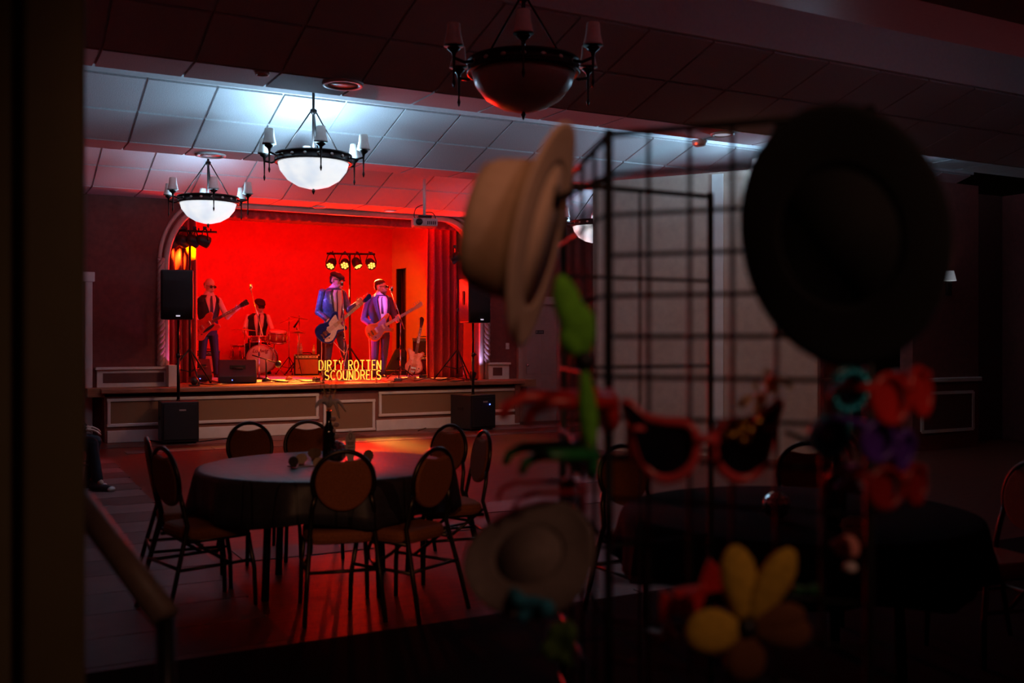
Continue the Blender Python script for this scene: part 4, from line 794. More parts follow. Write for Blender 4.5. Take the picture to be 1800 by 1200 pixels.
# ================================================================== GUITARS
OFFSET = [(.17, .05), (.225, .12), (.18, .165), (.08, .125), (.0, .118), (-.1, .158), (-.2, .135), (-.25, .03), (-.225, -.09), (-.14, -.168), (-.04, -.15), (.03, -.112), (.1, -.132), (.16, -.155), (.19, -.11), (.15, -.05)]
BASSO = [(.17, .05), (.27, .12), (.25, .165), (.12, .135), (.0, .115), (-.1, .155), (-.2, .14), (-.255, .03), (-.23, -.10), (-.15, -.165), (-.05, -.15), (.03, -.112), (.1, -.132), (.17, -.16), (.21, -.12), (.15, -.05)]
SEMI = [(.165, .05), (.215, .10), (.205, .155), (.12, .168), (.03, .132), (-.06, .15), (-.16, .198), (-.25, .15), (-.28, 0), (-.25, -.15), (-.16, -.198), (-.06, -.15), (.03, -.132), (.12, -.168), (.205, -.155), (.215, -.10), (.165, -.05)]
def guitar(name, label, B, H, w_, outline, mbody, mneck, mhead, guard, th=.045, heads='inline', npeg=6, frets=True, strap=None):
    B, H = V(B), V(H); fr = frame(ZERO, tuple(H-B), tuple(w_)); LN = (H-B).length
    t = thing(name, label, 'guitar', tuple(B))
    bo = MB().prism(out2(outline), -th/2, th/2, fr).build('body', mbody, t, bevel=.012)
    if guard: MB().prism(out2(guard[1]), th/2, th/2+.004, fr).build('pickguard', guard[0], t)
    hl = .17; n0, n1 = .13, LN-hl
    MB().box(((n0+n1)/2, 0, th/2-.004), (n1-n0, .050, .024), fr).build('neck', mneck, t, bevel=.006); fb = MB().box(((n0+n1)/2, 0, th/2+.010), (n1-n0, .050, .006), fr).build('fretboard', M('rosewood', (.09, .035, .02), .5) if mneck is not m_mapleneck else mneck, t)
    for k in range(1, 13): MB().box((n1-(n1-n0)*(1-.5**(k/9)), 0, th/2+.0145), (.004, .048, .003), fr).build('fret', m_chrome, fb)
    for k in (3, 5, 7, 9): MB().lathe([(1e-4, 0), (.006, 0), (.006, .002), (1e-4, .002)], 8, fr @ T(n1-(n1-n0)*(1-.5**((k-.5)/9)), 0, th/2+.013)).build('inlay', m_white, fb)
    if heads == 'inline': ho = [(n1, -.022), (n1+.03, -.03), (LN-.03, -.035), (LN, -.01), (LN+.01, .03), (LN-.02, .05), (LN-.05, .045), (n1+.02, .03), (n1, .022)]
    else: ho = [(n1, -.022), (n1+.05, -.04), (LN, -.05), (LN+.012, -.02), (LN, 0), (LN+.012, .02), (LN, .05), (n1+.05, .04), (n1, .022)]
    hd = MB().prism(ho, th/2-.016, th/2, fr).build('headstock', mhead, t, bevel=.004)
    for k in range(npeg):
        if heads == 'inline': u, v, sgn = n1+.03+k*(hl-.05)/(npeg-1), .052, 1
        else: u, v, sgn = n1+.05+(k % 3)*.045, (.05 if k < 3 else -.05), (1 if k < 3 else -1)
        MB().ell((u, v+.014*sgn, th/2-.008), (.007, .014, .006), fr, 8, 5).build('tuning_peg', m_chrome, hd); MB().tube((u, v*.55, th/2), (u, v*.55, th/2+.010), .004, n=6, m=fr).build('tuner_post', m_chrome, hd)
    for u in (.08, -.06): MB().box((u, 0, th/2+.008), (.035, .085, .012), fr).build('pickup', m_white if name != 'semi_hollow_guitar' else m_chrome, t, bevel=.004)
    br = MB().box((-.14, 0, th/2+.010), (.03, .085, .014), fr).build('bridge', m_chrome, t); MB().box((-.20, 0, th/2+.008), (.015, .07, .012), fr).build('tailpiece', m_chrome, t)
    for k, (u, v) in enumerate(((-.13, -.10), (-.17, -.085), (-.20, -.05))): MB().lathe([(.012, 0), (.010, .016), (1e-4, .016)], 10, fr @ T(u, v, th/2+.003)).build('knob', m_chrome if k else m_black, t)
    ns = 4 if npeg == 4 else 6
    for k in range(ns): v = (k-(ns-1)/2)*.042/(ns-1); MB().tube((-.2, v*1.3, th/2+.02), (n1+.03, v, th/2+.018), .0012, n=4, m=fr).build('string', m_chrome, t)
    if strap:
        pts = [fr @ V((-.25, .03, 0))]+[V(q)-B for q in strap]+[fr @ V((.2, .14, 0))]
        MB().path(spline(pts, 6), .022, 6, flat=.15, ref=(0, 0, 1)).build('strap', m_black, t)
    return t
m_mapleneck = M('maple_neck', (.72, .52, .34), .35, 0, .08, 12); m_sunb = M('sunburst', (.62, .18, .03), .22, 0, .35, 5, 0, .5, .6); m_cherry = M('cherry_red', (.55, .04, .02), .2, 0, .3, 5, 0, .5, .7); m_sparkle = M('blue_sparkle', (.02, .04, .36), .2, .3, .7, 90, 0, .5, .5)
m_guardw = M('white_guard', (.8, .78, .78), .35); m_guardv = M('violet_guard', (.35, .22, .42), .35)
GW_ = [(.15, .03), (.17, .10), (.06, .10), (.02, .03), (-.03, -.02), (-.02, -.12), (-.12, -.14), (-.16, -.10), (-.10, -.06), (.0, -.09), (.06, -.07), (.13, -.05)]
GUARD = [(.16, .045), (.18, .12), (.09, .108), (.02, .085), (.0, .05), (-.05, .05), (-.06, -.055), (-.17, -.06), (-.20, -.10), (-.12, -.145), (-.03, -.125), (.05, -.08), (.10, -.105), (.155, -.12), (.15, -.05)]
def gpt(x, y, d): return at(x, y, d)
toV = lambda x, up=.12, side=.0: tuple(-sight(x)+V((0, 0, up))+side_of(x)*side)
guitar('electric_guitar', "singer's sparkling blue electric guitar with white pickguard", at(582.5, 577, 16.80), at(652, 519.5, 16.92), toV(590, .15, .25), [(a*1.12, c*1.14) for a, c in OFFSET], m_sparkle, m_mapleneck, m_sparkle, (m_guardw, [(a*1.1, c*1.1) for a, c in GUARD]))
guitar('bass_guitar', "bass player's sunburst bass guitar with pale neck", at(667, 577.5, 17.70), at(742.5, 533.5, 17.72), toV(668, .10, .2), BASSO, m_sunb, m_mapleneck, m_mapleneck, (m_guardv, GUARD), npeg=4)
guitar('semi_hollow_guitar', "left guitarist's cherry red hollow-body guitar with dark headstock", at(361.5, 572, 17.68), at(435.5, 530, 17.78), toV(366, .10, .1), SEMI, m_cherry, M('mahogany_neck', (.25, .07, .03), .35), m_black, (m_black, [(.0, -.05), (.12, -.045), (.13, -.075), (.02, -.10), (-.10, -.09)]), heads='both')
gb = at(729, 634, 18.6); guitar('electric_guitar', 'pink-lit electric guitar leaning on a stand by the right curtain', gb, gb+V((.18, .05, .80)), (-.35, -.93, .12), OFFSET, M('pink_body', (.55, .28, .25), .3), M('mahogany_neck2', (.2, .06, .03), .4), m_black, (m_guardw, GUARD))
gs = thing('guitar_stand', 'small black stand holding the leaning guitar by the curtain', 'guitar stand', (gb.x+.02, gb.y+.06, SZ))
for q in ((-.22, -.15), (.22, -.12), (0, .25)): MB().tube((0, .04, .42), (q[0], q[1], .01), .009).build('leg', m_blackmetal, gs)
for sx in (-.07, .07): MB().path([(sx, .0, .06), (sx, -.16, .06), (sx, -.17, .10)], .009, 6).build('cradle_arm', m_blackmetal, gs)
# hanging guitar cables
for lab, pts in (('white guitar cable hanging down beside the singer', ((564, 583, 16.85), (565.5, 610, 16.9), (565, 640, 16.95), (567, 665, 17.0))), ('pale cable curling along the singer leg', ((584, 598, 16.85), (606, 620, 16.9), (612, 605, 16.9), (606, 636, 16.95), (600, 668, 17.0))), ('thin pale cable hanging from the bass guitar', ((648, 588, 17.7), (650, 620, 17.75), (650, 662, 17.8)))):
    pp = [at(*q) for q in pts]; c_ = pp[-1]; o_ = MB().path([q-c_ for q in spline(pp, 6)], .007, 6).build('guitar_cable', m_pinkshirt); o_.location = c_; tag(o_, lab, 'cable')
# ================================================================== TABLES AND CHAIRS
def chair_proto():
    t = thing('banquet_chair', 'x', 'chair', ZERO, 0, 'round-backed banquet chairs around the tables'); lean = lambda z: -.185-.16*(z-.5)
    W_, zc_, hh = .158, .715, .162
    arc_ = [(W_*math.cos(a), 0, zc_+hh*math.sin(a)) for a in [math.radians(-25+230*i/22) for i in range(23)]]
    pts = [(.205, -.30, .0), (.185, -.235, .25), (.165, -.175, .47), (.158, lean(.58), .58)]+[(x, lean(z), z) for x, _, z in arc_]+[(-.158, lean(.58), .58), (-.165, -.175, .47), (-.185, -.235, .25), (-.205, -.30, .0)]
    MB().path(spline(pts[4:-4], 2), .0125, 8).build('back_frame', m_bronze, t)
    for sx in (-1, 1):
        lg = MB().path([(sx*abs(x), y, z) for x, y, z in (pts[0], pts[1], pts[2], pts[3], pts[4])], .0125, 8).build('leg', m_bronze, t)
        lf = MB().path([(sx*.165, .17, .39), (sx*.18, .20, .2), (sx*.185, .205, 0)], .0125, 8).build('leg', m_bronze, t)
        MB().tube((sx*.165, -.18, .39), (sx*.165, .18, .39), .011).build('seat_rail', m_bronze, t); MB().tube((sx*.183, -.235, .25), (sx*.178, .195, .25), .009).build('stretcher', m_bronze, t)
        MB().path([(sx*.16, -.18, .42), (sx*.15, -.06, .33), (sx*.17, .05, .26)], .009, 6).build('brace', m_bronze, t)
    MB().tube((-.186, -.236, .26), (.186, -.236, .26), .009).build('stretcher', m_bronze, t)
    # padded oval with a hand hold cut out under the top rail
    out = [((W_-.012)*math.cos(a), (hh-.010)*math.sin(a)) for a in [math.radians(90-37-(360-74)*i/30) for i in range(31)]]
    topz = [(x_, out[-1][1]-.014*math.cos(x_/.088*PI/2)) for x_ in [-.088+.176*(i+1)/9 for i in range(8)]]
    fr = Matrix(((1, 0, 0, 0), (0, -.16, -1, lean(zc_)), (0, 1, 0, zc_), (0, 0, 0, 1)))
    MB().prism(out+topz, -.018, .018, fr).build('backrest', m_upholst, t, bevel=.012)
    q = MB(); q.prism([(a*.185, b*.19) for a, b in [(math.copysign(abs(math.cos(t_))**.45, math.cos(t_)), math.copysign(abs(math.sin(t_))**.45, math.sin(t_))) for t_ in [2*PI*i/28 for i in range(28)]]], .387, .458); q.build('seat', m_upholst, t, bevel=.025)
    return t
ch0 = chair_proto(); used = [False]
def chair(px, ytop, d, face, label, turn=0):
    """place by the top of its back; face: point it looks at"""
    p = at(px, ytop, d); f = V((face[0]-p.x, face[1]-p.y, 0)).normalized(); f = Matrix.Rotation(math.radians(turn), 3, 'Z') @ f
    o = ch0 if not used[0] else copy_tree(ch0); used[0] = True
    c = p+f*.245; o.location = (c.x, c.y, 0); o.rotation_euler = (0, 0, math.atan2(-f.x, f.y)); o['label'] = label; return o
TC = at(575, 597, 5.95); TZ, TR = .715, .745; tc = (TC.x, TC.y)
chair(605, 796, 5.17, tc, 'banquet chair in front of the black table nearest the viewer')
chair(768, 791, 5.30, tc, 'banquet chair at front right of the black table, seen from behind', 8)
chair(852, 758, 6.30, tc, 'banquet chair right of the black table, turned side-on')
chair(793, 748, 6.75, tc, 'banquet chair at back right of the black table')
chair(437, 744, 6.95, tc, 'banquet chair behind the table, below the left framed stage panel')
chair(541, 741, 7.05, tc, 'banquet chair behind the table beside the bottle centrepiece')
chair(258, 772, 5.85, tc, 'outer banquet chair at the far left of the black table', 18)
chair(284, 785, 5.35, tc, 'banquet chair at near left of the table with long seat towards it', 4)
# pintucked black cloth
def pintuck():
    m = M('pintuck_cloth', (.034, .031, .042), .42, 0, .2, 50); nt = m.node_tree; b = nt.nodes['Principled BSDF']
    br = nt.nodes.new('ShaderNodeTexBrick'); br.inputs['Scale'].default_value = 1; br.inputs['Brick Width'].default_value = .19; br.inputs['Row Height'].default_value = .15; br.inputs['Mortar Size'].default_value = .006; br.offset = 0; br.inputs['Mortar Smooth'].default_value = .2
    tcn = nt.nodes.new('ShaderNodeTexCoord'); nt.links.new(tcn.outputs['Object'], br.inputs['Vector'])
    src = [l for l in nt.links if l.to_socket == b.inputs['Base Color']][0].from_socket
    mx = nt.nodes.new('ShaderNodeMix'); mx.data_type = 'RGBA'; nt.links.new(br.outputs['Fac'], mx.inputs['Factor']); nt.links.new(src, mx.inputs['A']); mx.inputs['B'].default_value = (.012, .011, .014, 1); nt.links.new(mx.outputs['Result'], b.inputs['Base Color'])
    bp = nt.nodes.new('ShaderNodeBump'); bp.inputs['Strength'].default_value = .6; bp.inputs['Distance'].default_value = .01; bp.invert = True; nt.links.new(br.outputs['Fac'], bp.inputs['Height']); nt.links.new(bp.outputs[0], b.inputs['Normal'])
    return m
m_pin = pintuck()
def round_table(c, label, cloth_label, mcl=None):
    t = thing('round_table', label, 'table', (c[0], c[1], 0))
    MB().lathe([(1e-4, TZ-.035), (TR-.02, TZ-.035), (TR-.01, TZ-.02), (TR-.02, TZ-.006), (1e-4, TZ-.006)], 48).build('tabletop', m_stagewood, t)
    for a in (.4, 1.97, 3.54, 5.11): MB().path([(.42*math.cos(a), .42*math.sin(a), TZ-.04), (.45*math.cos(a), .45*math.sin(a), 0)], .022, 10).build('leg', m_blackmetal, t)
    cl = MB(); prof = [(0, 0, 0), (.5, 0, 0), (.97, 0, 0), (1.0, -.006, .0), (1.012, -.03, .1), (1.02, -.10, .5), (1.03, -.17, .8), (1.035, -.232, 1.)]
    n = 96; vv = []
    for r_, dz, wv in prof:
        for j in range(n):
            a = 2*PI*j/n; f = wv*(.028*math.sin(11*a)+.018*math.sin(23*a+1)); vv.append(((r_+f)*TR*math.cos(a), (r_+f)*TR*math.sin(a), TZ-.002+dz-wv*.02*math.sin(7*a)))
    ff = [(i*n+j, i*n+(j+1) % n, (i+1)*n+(j+1) % n, (i+1)*n+j) for i in range(len(prof)-1) for j in range(n)]
    o = cl.add(vv, ff).build('tablecloth', mcl or m_pin, None, solid=.003); o.location = (c[0], c[1], 0); tag(o, cloth_label, 'tablecloth')
round_table(tc, 'round banquet table in front of the stage under a dark cloth', 'dark pintucked cloth over the round table before the stage')
zt_ = TZ+.003
m_card = M('card_tan', (.55, .42, .32), .8); m_cardb = M('card_dark', (.05, .04, .045), .8); m_cardm = M('card_brown', (.24, .16, .11), .8); m_feather = M('white_feather', (.75, .65, .65), .8, 0, .1, 60, .3); m_gold = M('gold_bead', (.85, .55, .12), .25, 1.)
def scallop(w_, h_, n=6): return [(w_/2*math.cos(a)*(1+.06*math.cos(n*2*a)), h_/2+h_/2*math.sin(a)*(1+.06*math.cos(n*2*a))) for a in [2*PI*i/48 for i in range(48)]]
def place_card(px, py, w_, h_, mat, label, rz=0, z=None):
    p = atz(px, py, zt_); t = thing('place_card', label, 'place card', tuple(p), -az(px)+rz, 'scalloped cards on the table'); fr = Matrix(((1, 0, 0, 0), (0, .12, -1, 0), (0, .99, .12, .004), (0, 0, 0, 1)))
    MB().prism(scallop(w_, h_), 0, .004, fr).build('card', mat, t); MB().box((0, .02, .004), (w_*.5, .05, .006)).build('foot', mat, t)
place_card(530, 815, .065, .058, m_card, 'tan scalloped card at the left of the centrepiece')
place_card(516, 821, .062, .058, m_cardb, 'dark scalloped card leaning before the tan card', .5)
place_card(553, 806, .085, .062, m_cardm, 'brown scalloped card beside the bottle foot', -.2)
place_card(561, 824, .07, .062, m_card, 'tan scalloped card peeping above the front chair', .1)
place_card(648, 812, .07, .07, m_cardm, 'brown scalloped card right of the mirror ball', .6)
p = atz(545, 818, zt_); o = MB().prism([(-.09, -.03), (.09, -.04), (.08, .055), (.02, .03)], 0, .002).build('paper_slip', M('paper_white', (.75, .72, .75), .8)); o.location = p; tag(o, 'folded white paper slip lying on the dark tablecloth', 'paper')
# plaque
p = atz(616, 812, zt_); t = thing('table_plaque', 'tall pale scalloped plaque with printed lines beside the mirror ball', 'plaque', tuple(p), -az(616)); fr = Matrix(((1, 0, 0, 0), (0, 0, -1, 0), (0, 1, 0, 0), (0, 0, 0, 1)))
ol = [(-.016, 0), (.016, 0), (.018, .03), (.030, .042), (.030, .15), (.027, .158), (.018, .165), (.010, .185), (0, .19), (-.010, .185), (-.018, .165), (-.027, .158), (-.030, .15), (-.030, .042), (-.018, .03)]
MB().prism(ol, 0, .005, fr).build('board', M('plaque_pink', (.62, .50, .52), .7), t); MB().path([(.008*math.cos(a*PI/8), -.006, .155+.018*math.sin(a*PI/8)) for a in range(16)], .002, 5, True).build('emblem', m_cardb, t)
for k, (x, z, w_) in enumerate(((0, .118, .042), (0, .108, .036), (-.008, .088, .016), (.01, .09, .022))): MB().box((x, -.006, z), (w_, .002, .006)).build('print_line', m_cardm, t)
MB().box((0, .01, .004), (.06, .07, .008)).build('foot', m_cardm, t)
def bottle_arrangement(p, label, k=1.):
    t = thing('bottle_centrepiece', label, 'centrepiece', tuple(p))
    MB().lathe([(.036*k, 0), (.038*k, .01), (.038*k, .17*k), (.033*k, .20*k), (.016*k, .24*k), (.0145*k, .30*k), (.016*k, .31*k), (1e-4, .31*k)], 20).build('bottle', M('black_glass', (.008, .01, .008), .08), t)
    for i in range(7):
        a = 2*PI*i/7+.3; tp = V((.09*math.cos(a)*(.6+.1*(i % 3)), .09*math.sin(a)*.6, .52+.05*(i % 3)))*k; st_ = [V((0, 0, .30*k)), tp*.75+V((0, 0, .02)), tp]; tw = MB().path(spline(st_, 5), .0016, 5).build('twig', m_gold, t)
        for j in range(8):
            q = V((0, 0, .34*k)).lerp(tp, .15+.85*j/7); MB().ell(q+V((random.uniform(-.012, .012), random.uniform(-.012, .012), random.uniform(-.01, .01))), (.0035,)*3, None, 6, 4).build('bead', m_gold, tw)
    for sx, ln, dr in ((-1, .09, .03), (1, .10, .06), (-.6, .06, -.02), (.5, .12, .10), (.2, .07, -.03)):
        pts = spline([(0, 0, .33*k), (sx*ln*.5, -.01, (.375-dr*.1)*k), (sx*ln, -.02, (.36-dr)*k)], 6); MB().path(pts, [.004+.026*math.sin(PI*i/(len(pts)-1)) for i in range(len(pts))], 8, flat=.35).build('feather', m_feather, t)
    for i in range(4): q = (.02+.02*(i % 2), -.02, (.20-.035*i)*k+.06); MB().ell(q, (.018, .012, .014), None, 8, 5).build('petal', M('dusky_petal', (.55, .35, .36), .7), t)
    return t
def mirror_ball(p, r, label):
    t = thing('mirror_ball', label, 'mirror ball', tuple(p)); core = MB().ell((0, 0, r), (r*.985,)*3, None, 20, 12).build('core', m_cardb, t); mm = M('mirror_facet', (.9, .88, .86), .04, 1., .02)
    nlat = 8
    for i in range(1, nlat):
        th = PI*i/nlat; n = max(4, int(2*PI*math.sin(th)*nlat/PI)); 
        for j in range(n):
            ph = 2*PI*(j+.5*(i % 2))/n; nn = V((math.sin(th)*math.cos(ph), math.sin(th)*math.sin(ph), math.cos(th))); MB().box((0, 0, 0), (r*.36, r*.36, .003), frame(V((0, 0, r))+nn*r, nn.orthogonal(), nn+V((random.uniform(-.06, .06), random.uniform(-.06, .06), 0)))).build('facet', mm, t)
    return t
bottle_arrangement(atz(578, 813, zt_), 'dark bottle centrepiece with feathers and gold sprays on the table')
mirror_ball(atz(590, 812, zt_), .064, 'small mirror ball on the table before the stage')
# second table at the right, mostly in the dark
T2 = at(1400, 597, 4.35); t2 = (T2.x, T2.y)
round_table(t2, 'round table in the dark behind the wire rack', 'black cloth on the table behind the wire rack', M('plain_black_cloth', (.008, .007, .008), .95, 0, .1, 30, 0, .1))
mirror_ball(atz(1365, 912, zt_), .055, 'mirror ball glinting on the dark table behind the rack'); bottle_arrangement(atz(1470, 930, zt_), 'bottle with gold sprays on the dark table behind the rack')
p = atz(1502, 942, zt_); t = thing('table_plaque', 'round pale scalloped plaque on the dark right-hand table', 'plaque', tuple(p), -az(1502)); MB().prism(scallop(.10, .075, 5), 0, .005, Matrix(((1, 0, 0, 0), (0, 0, -1, 0), (0, 1, 0, 0), (0, 0, 0, 1)))).build('board', M('plaque_cream', (.75, .62, .52), .7), t)
for x in (-.018, .022): MB().box((x, -.007, .038), (.026, .002, .003)).build('print_line', m_cardb, t)
for dx, dy, lab in ((-.78, .75, 'banquet chair in the dark seen through the wire grid'), (.05, 1.1, 'banquet chair on the far side of the dark right-hand table'), (.95, .6, 'banquet chair at the far right edge of the dark table')):
    f = -(side_of(1400)*dx+sight(1400)*dy).normalized(); o = copy_tree(ch0); q = V(t2+(0,))-f*1.02; o.location = (q.x, q.y, 0); o.rotation_euler = (0, 0, math.atan2(-f.x, f.y)); o['label'] = lab
# wall sconce, shelf with decanter in the recess
p = V((at(1660, 490, 13.3).x, 8.99, at(1660, 490, 13.3).z)); t = thing('wall_sconce', 'small wall sconce with pale shade on the right wall', 'wall lamp', tuple(p))
MB().box((.10, -.015, -.09), (.10, .03, .26)).build('backplate', m_iron, t, bevel=.008); MB().path([(.10, -.03, -.10), (.06, -.09, -.12), (0, -.11, -.06)], .010, 6).build('arm', m_iron, t)
MB().lathe([(.004, -.20), (.010, -.16), (.008, -.08), (.030, -.06), (.030, -.05)], 10, T(0, -.11, 0)).build('candle_holder', m_iron, t); MB().lathe([(.085, -.03), (.078, -.01), (.052, .10), (.048, .10), (.074, -.01), (.080, -.03)], 16, T(0, -.11, 0)).build('lamp_shade', E('sconce_shade', (.9, .92, 1), .16, (.8, .8, .75)), t)
l = add_light('sconce_bulb', 'POINT', (0, -.11, .06), (.9, .9, 1), .6, None, .03); l.parent = t
sh = thing('bar_shelf', 'dark wooden shelf in the recess right of the black hat', 'shelf', (9.9, 10.2, 0))
for z in (.9, 1.33, 1.8): MB().box((0, 0, z), (1.9, .28, .03)).build('board', m_stagewood, sh)
for x in (-.95, .95): MB().box((x, 0, .95), (.03, .28, 1.9)).build('side_panel', m_stagewood, sh)
m_glass = M('clear_glass', (.9, .9, .9), .03, 0, .02, 10, 0, .5, 0, .9)
p = atY(1587, 612, 10.2); t = thing('decanter', 'glass decanter on the shelf at the right of the black hat', 'decanter', (min(p.x, 10.7), 10.18, 1.347)); MB().lathe([(.05, 0), (.09, .03), (.09, .10), (.04, .18), (.02, .22), (.03, .28), (.018, .28), (.01, .22)], 20).build('vessel', m_glass, t); MB().ell((0, 0, .31), (.02, .02, .035)).build('stopper', m_glass, t)
# seated guest hidden behind the doorway wall except for the outstretched foot
m_denim = M('dark_denim', (.02, .02, .03), .8)
P = dict(z0=0., rings=[(128, 770, 0, .16, .13), (126, 755, 0, .165, .13), (122, 728, 0, .15, .11), (120, 700, 0, .18, .12), (120, 682, 0, .165, .10), (121, 672, 0, .08, .07), (122, 666, 0, .06, .06)], yaw=70, head=(124, 642, 0), hyaw=70, armL=((116, 684, -.18), (126, 725, -.2), (148, 752, -.16)), armR=((118, 684, .18), (126, 725, .2), (148, 752, .16)),
    legL=((128, 772, -.09), (160, 778, -.12), (170, 838, -.13)), legR=((128, 772, .09), (166, 778, .12), (158, 838, .14)), hands=((V((1, 0, -.1)), V((0, 0, -1)), .3, 1), (V((1, 0, -.1)), V((0, 0, -1)), .3, -1)), belt=752, mtrouser=m_denim, mshoe=M('canvas_shoe', (.03, .03, .035), .7), mshirt=M('dark_top', (.02, .015, .02), .8), sleeve=1.)
go, L, rg_, yaw, hm, arms, y0, s_ = person('seated guest in dark clothes half hidden behind the doorway wall', 158, 9.75, P)
hb = MB(); hb.ell((0, .03, .05), (.083, .10, .08), hm); hb.build('hair', m_hair, go, remesh=.011)
for k, q in enumerate(((170, 838, -.13), (158, 838, .14))): a = L(q); MB().ell((0, -.165, .026), (.044, .032, .028), T(a.x, a.y-.01, 0) @ R('Z', 49)).build('toe_cap', m_white, go)
gc = copy_tree(ch0); gp = at(122, 780, 9.75); f = side_of(122); gc.location = (gp.x, gp.y, 0); gc.rotation_euler = (0, 0, math.atan2(-f.x, f.y)); gc['label'] = 'banquet chair under the seated guest behind the doorway wall'; gc['group'] = 'other chairs'
# ================================================================== WIRE RACK AND ITS NOVELTIES (close to the viewer)
def C(r, Z, z): return V((Z*FX+r*RX, Z*FY+r*RY, z))
def cdir(r, f, u=0.): return V((f*FX+r*RX, f*FY+r*RY, u))
m_wire = M('rack_wire_black', (.008, .008, .009), .5, .3)
PIT = .0762; P0 = (.179, 1.866); P1 = (.125, 2.46)
base0 = C(P0[0], P0[1], 0); rack = thing('gridwall_rack', 'black wire gridwall rack hung with novelty hats and glasses', 'display rack', tuple(base0))
w_v = MB().tube((0, 0, .03), (0, 0, 1.83), .0042, n=6).mesh('wire'); w_v.materials.append(m_wire); w_h = MB().tube((0, 0, 0), (PIT*8, 0, 0), .0042, n=6).mesh('wire'); w_h.materials.append(m_wire)
def grid_panel(a, d, n=8, step=1):
    A_ = C(a[0], a[1], 0)-base0; dv = cdir(d[0], d[1]).normalized(); rz = math.atan2(dv.y, dv.x)
    fr = MB(); fr.tube((0, 0, .02), (0, 0, 1.84), .0085, n=8); fr.tube((PIT*n, 0, .02), (PIT*n, 0, 1.84), .0085, n=8); fr.tube((0, 0, 1.83), (PIT*n, 0, 1.83), .0065, n=8); fr.tube((0, 0, .03), (PIT*n, 0, .03), .0065, n=8)
    p = fr.build('panel_frame', m_wire, rack); p.location = A_; p.rotation_euler = (0, 0, rz)
    for k in range(step, n, step): o = link('wire', w_v, None, p); o.location = (k*PIT, 0, 0)
    for k in range(step, 24, step): o = link('wire', w_h, None, p); o.location = (0, .006, .03+k*PIT*.985); o.scale = (n/8, 1, 1)
    for k in (0, n): q = MB().lathe([(.02, 0), (.02, .012), (.01, .02)], 10, T(k*PIT, 0, 0)).build('foot', m_wire, p)
    return A_, dv
grid_panel(P0, (.915, -.4035), 6); grid_panel(P0, (P1[0]-P0[0], P1[1]-P0[1]), 8, 2); grid_panel(P1, (.88, .474), 6, 3)
def hook(pa, pb): MB().path([pa-base0, pb-base0, pb-base0+V((0, 0, .025))], .007, 6).build('hook', m_wire, rack)

def hat(name, label, c, crown_dir, long_dir, a, b_, ca, cb, ch, felt, lining, curl, band):
    t = thing(name, label, 'hat', tuple(c)); fr = frame(ZERO, tuple(long_dir), tuple(crown_dir))
    def brim(u, v):
        th = 2*PI*u; k = .0+v; r1, r2 = ca+(a-ca)*k, cb+(b_-cb)*k
        return (r1*math.cos(th), r2*math.sin(th), curl*k*k*math.sin(th)**2-.35*curl*k*k*math.cos(th)**2)
    MB().grid(brim, 56, 8, m=fr).build('brim', felt, t, solid=.005)
    prof = [(1., 0), (.98, .25), (.94, .55), (.90, .8), (.82, .95), (.62, 1.), (.3, .90), (1e-4, .84)]
    MB().lathe([(r_, z*ch) for r_, z in prof], 40, fr, ca, cb).build('crown', felt, t, solid=.004)
    MB().lathe([(1.012, .0), (1.015, .02), (1.0, .035)], 40, fr, ca, cb).build('hat_band', band, t, solid=.003)
    MB().lathe([(1e-4, .004), (.97, .002)], 40, fr, ca, cb).build('lining', lining, t)
    return t
m_straw = M('cream_felt', (.64, .47, .40), .8, 0, .08, 40, .1); m_blackfelt = M('black_felt', (.008, .008, .008), .9)
hat('cowboy_hat', 'cream cowboy hat hanging sideways at the top left of the rack', at(955, 413, 1.72), cdir(-.945, .24, .20), cdir(.23, 0, .97), .195, .165, .125, .10, .125, m_straw, m_straw, .008, M('cream_band', (.62, .47, .36), .7))
hat('black_hat', 'large black hat with wide round brim on the rack', at(1476, 415, 1.45), cdir(.52, .85, .05), cdir(.20, 0, -.98), .19, .148, .10, .085, .12, m_blackfelt, m_blackfelt, .012, m_black)
hook(C(P0[0], P0[1], at(1070, 312, P0[1]).z), at(975, 352, 1.72)); hook(C(P0[0]+.35, P0[1]-.155, at(1400, 400, 1.70).z), at(1455, 402, 1.52))

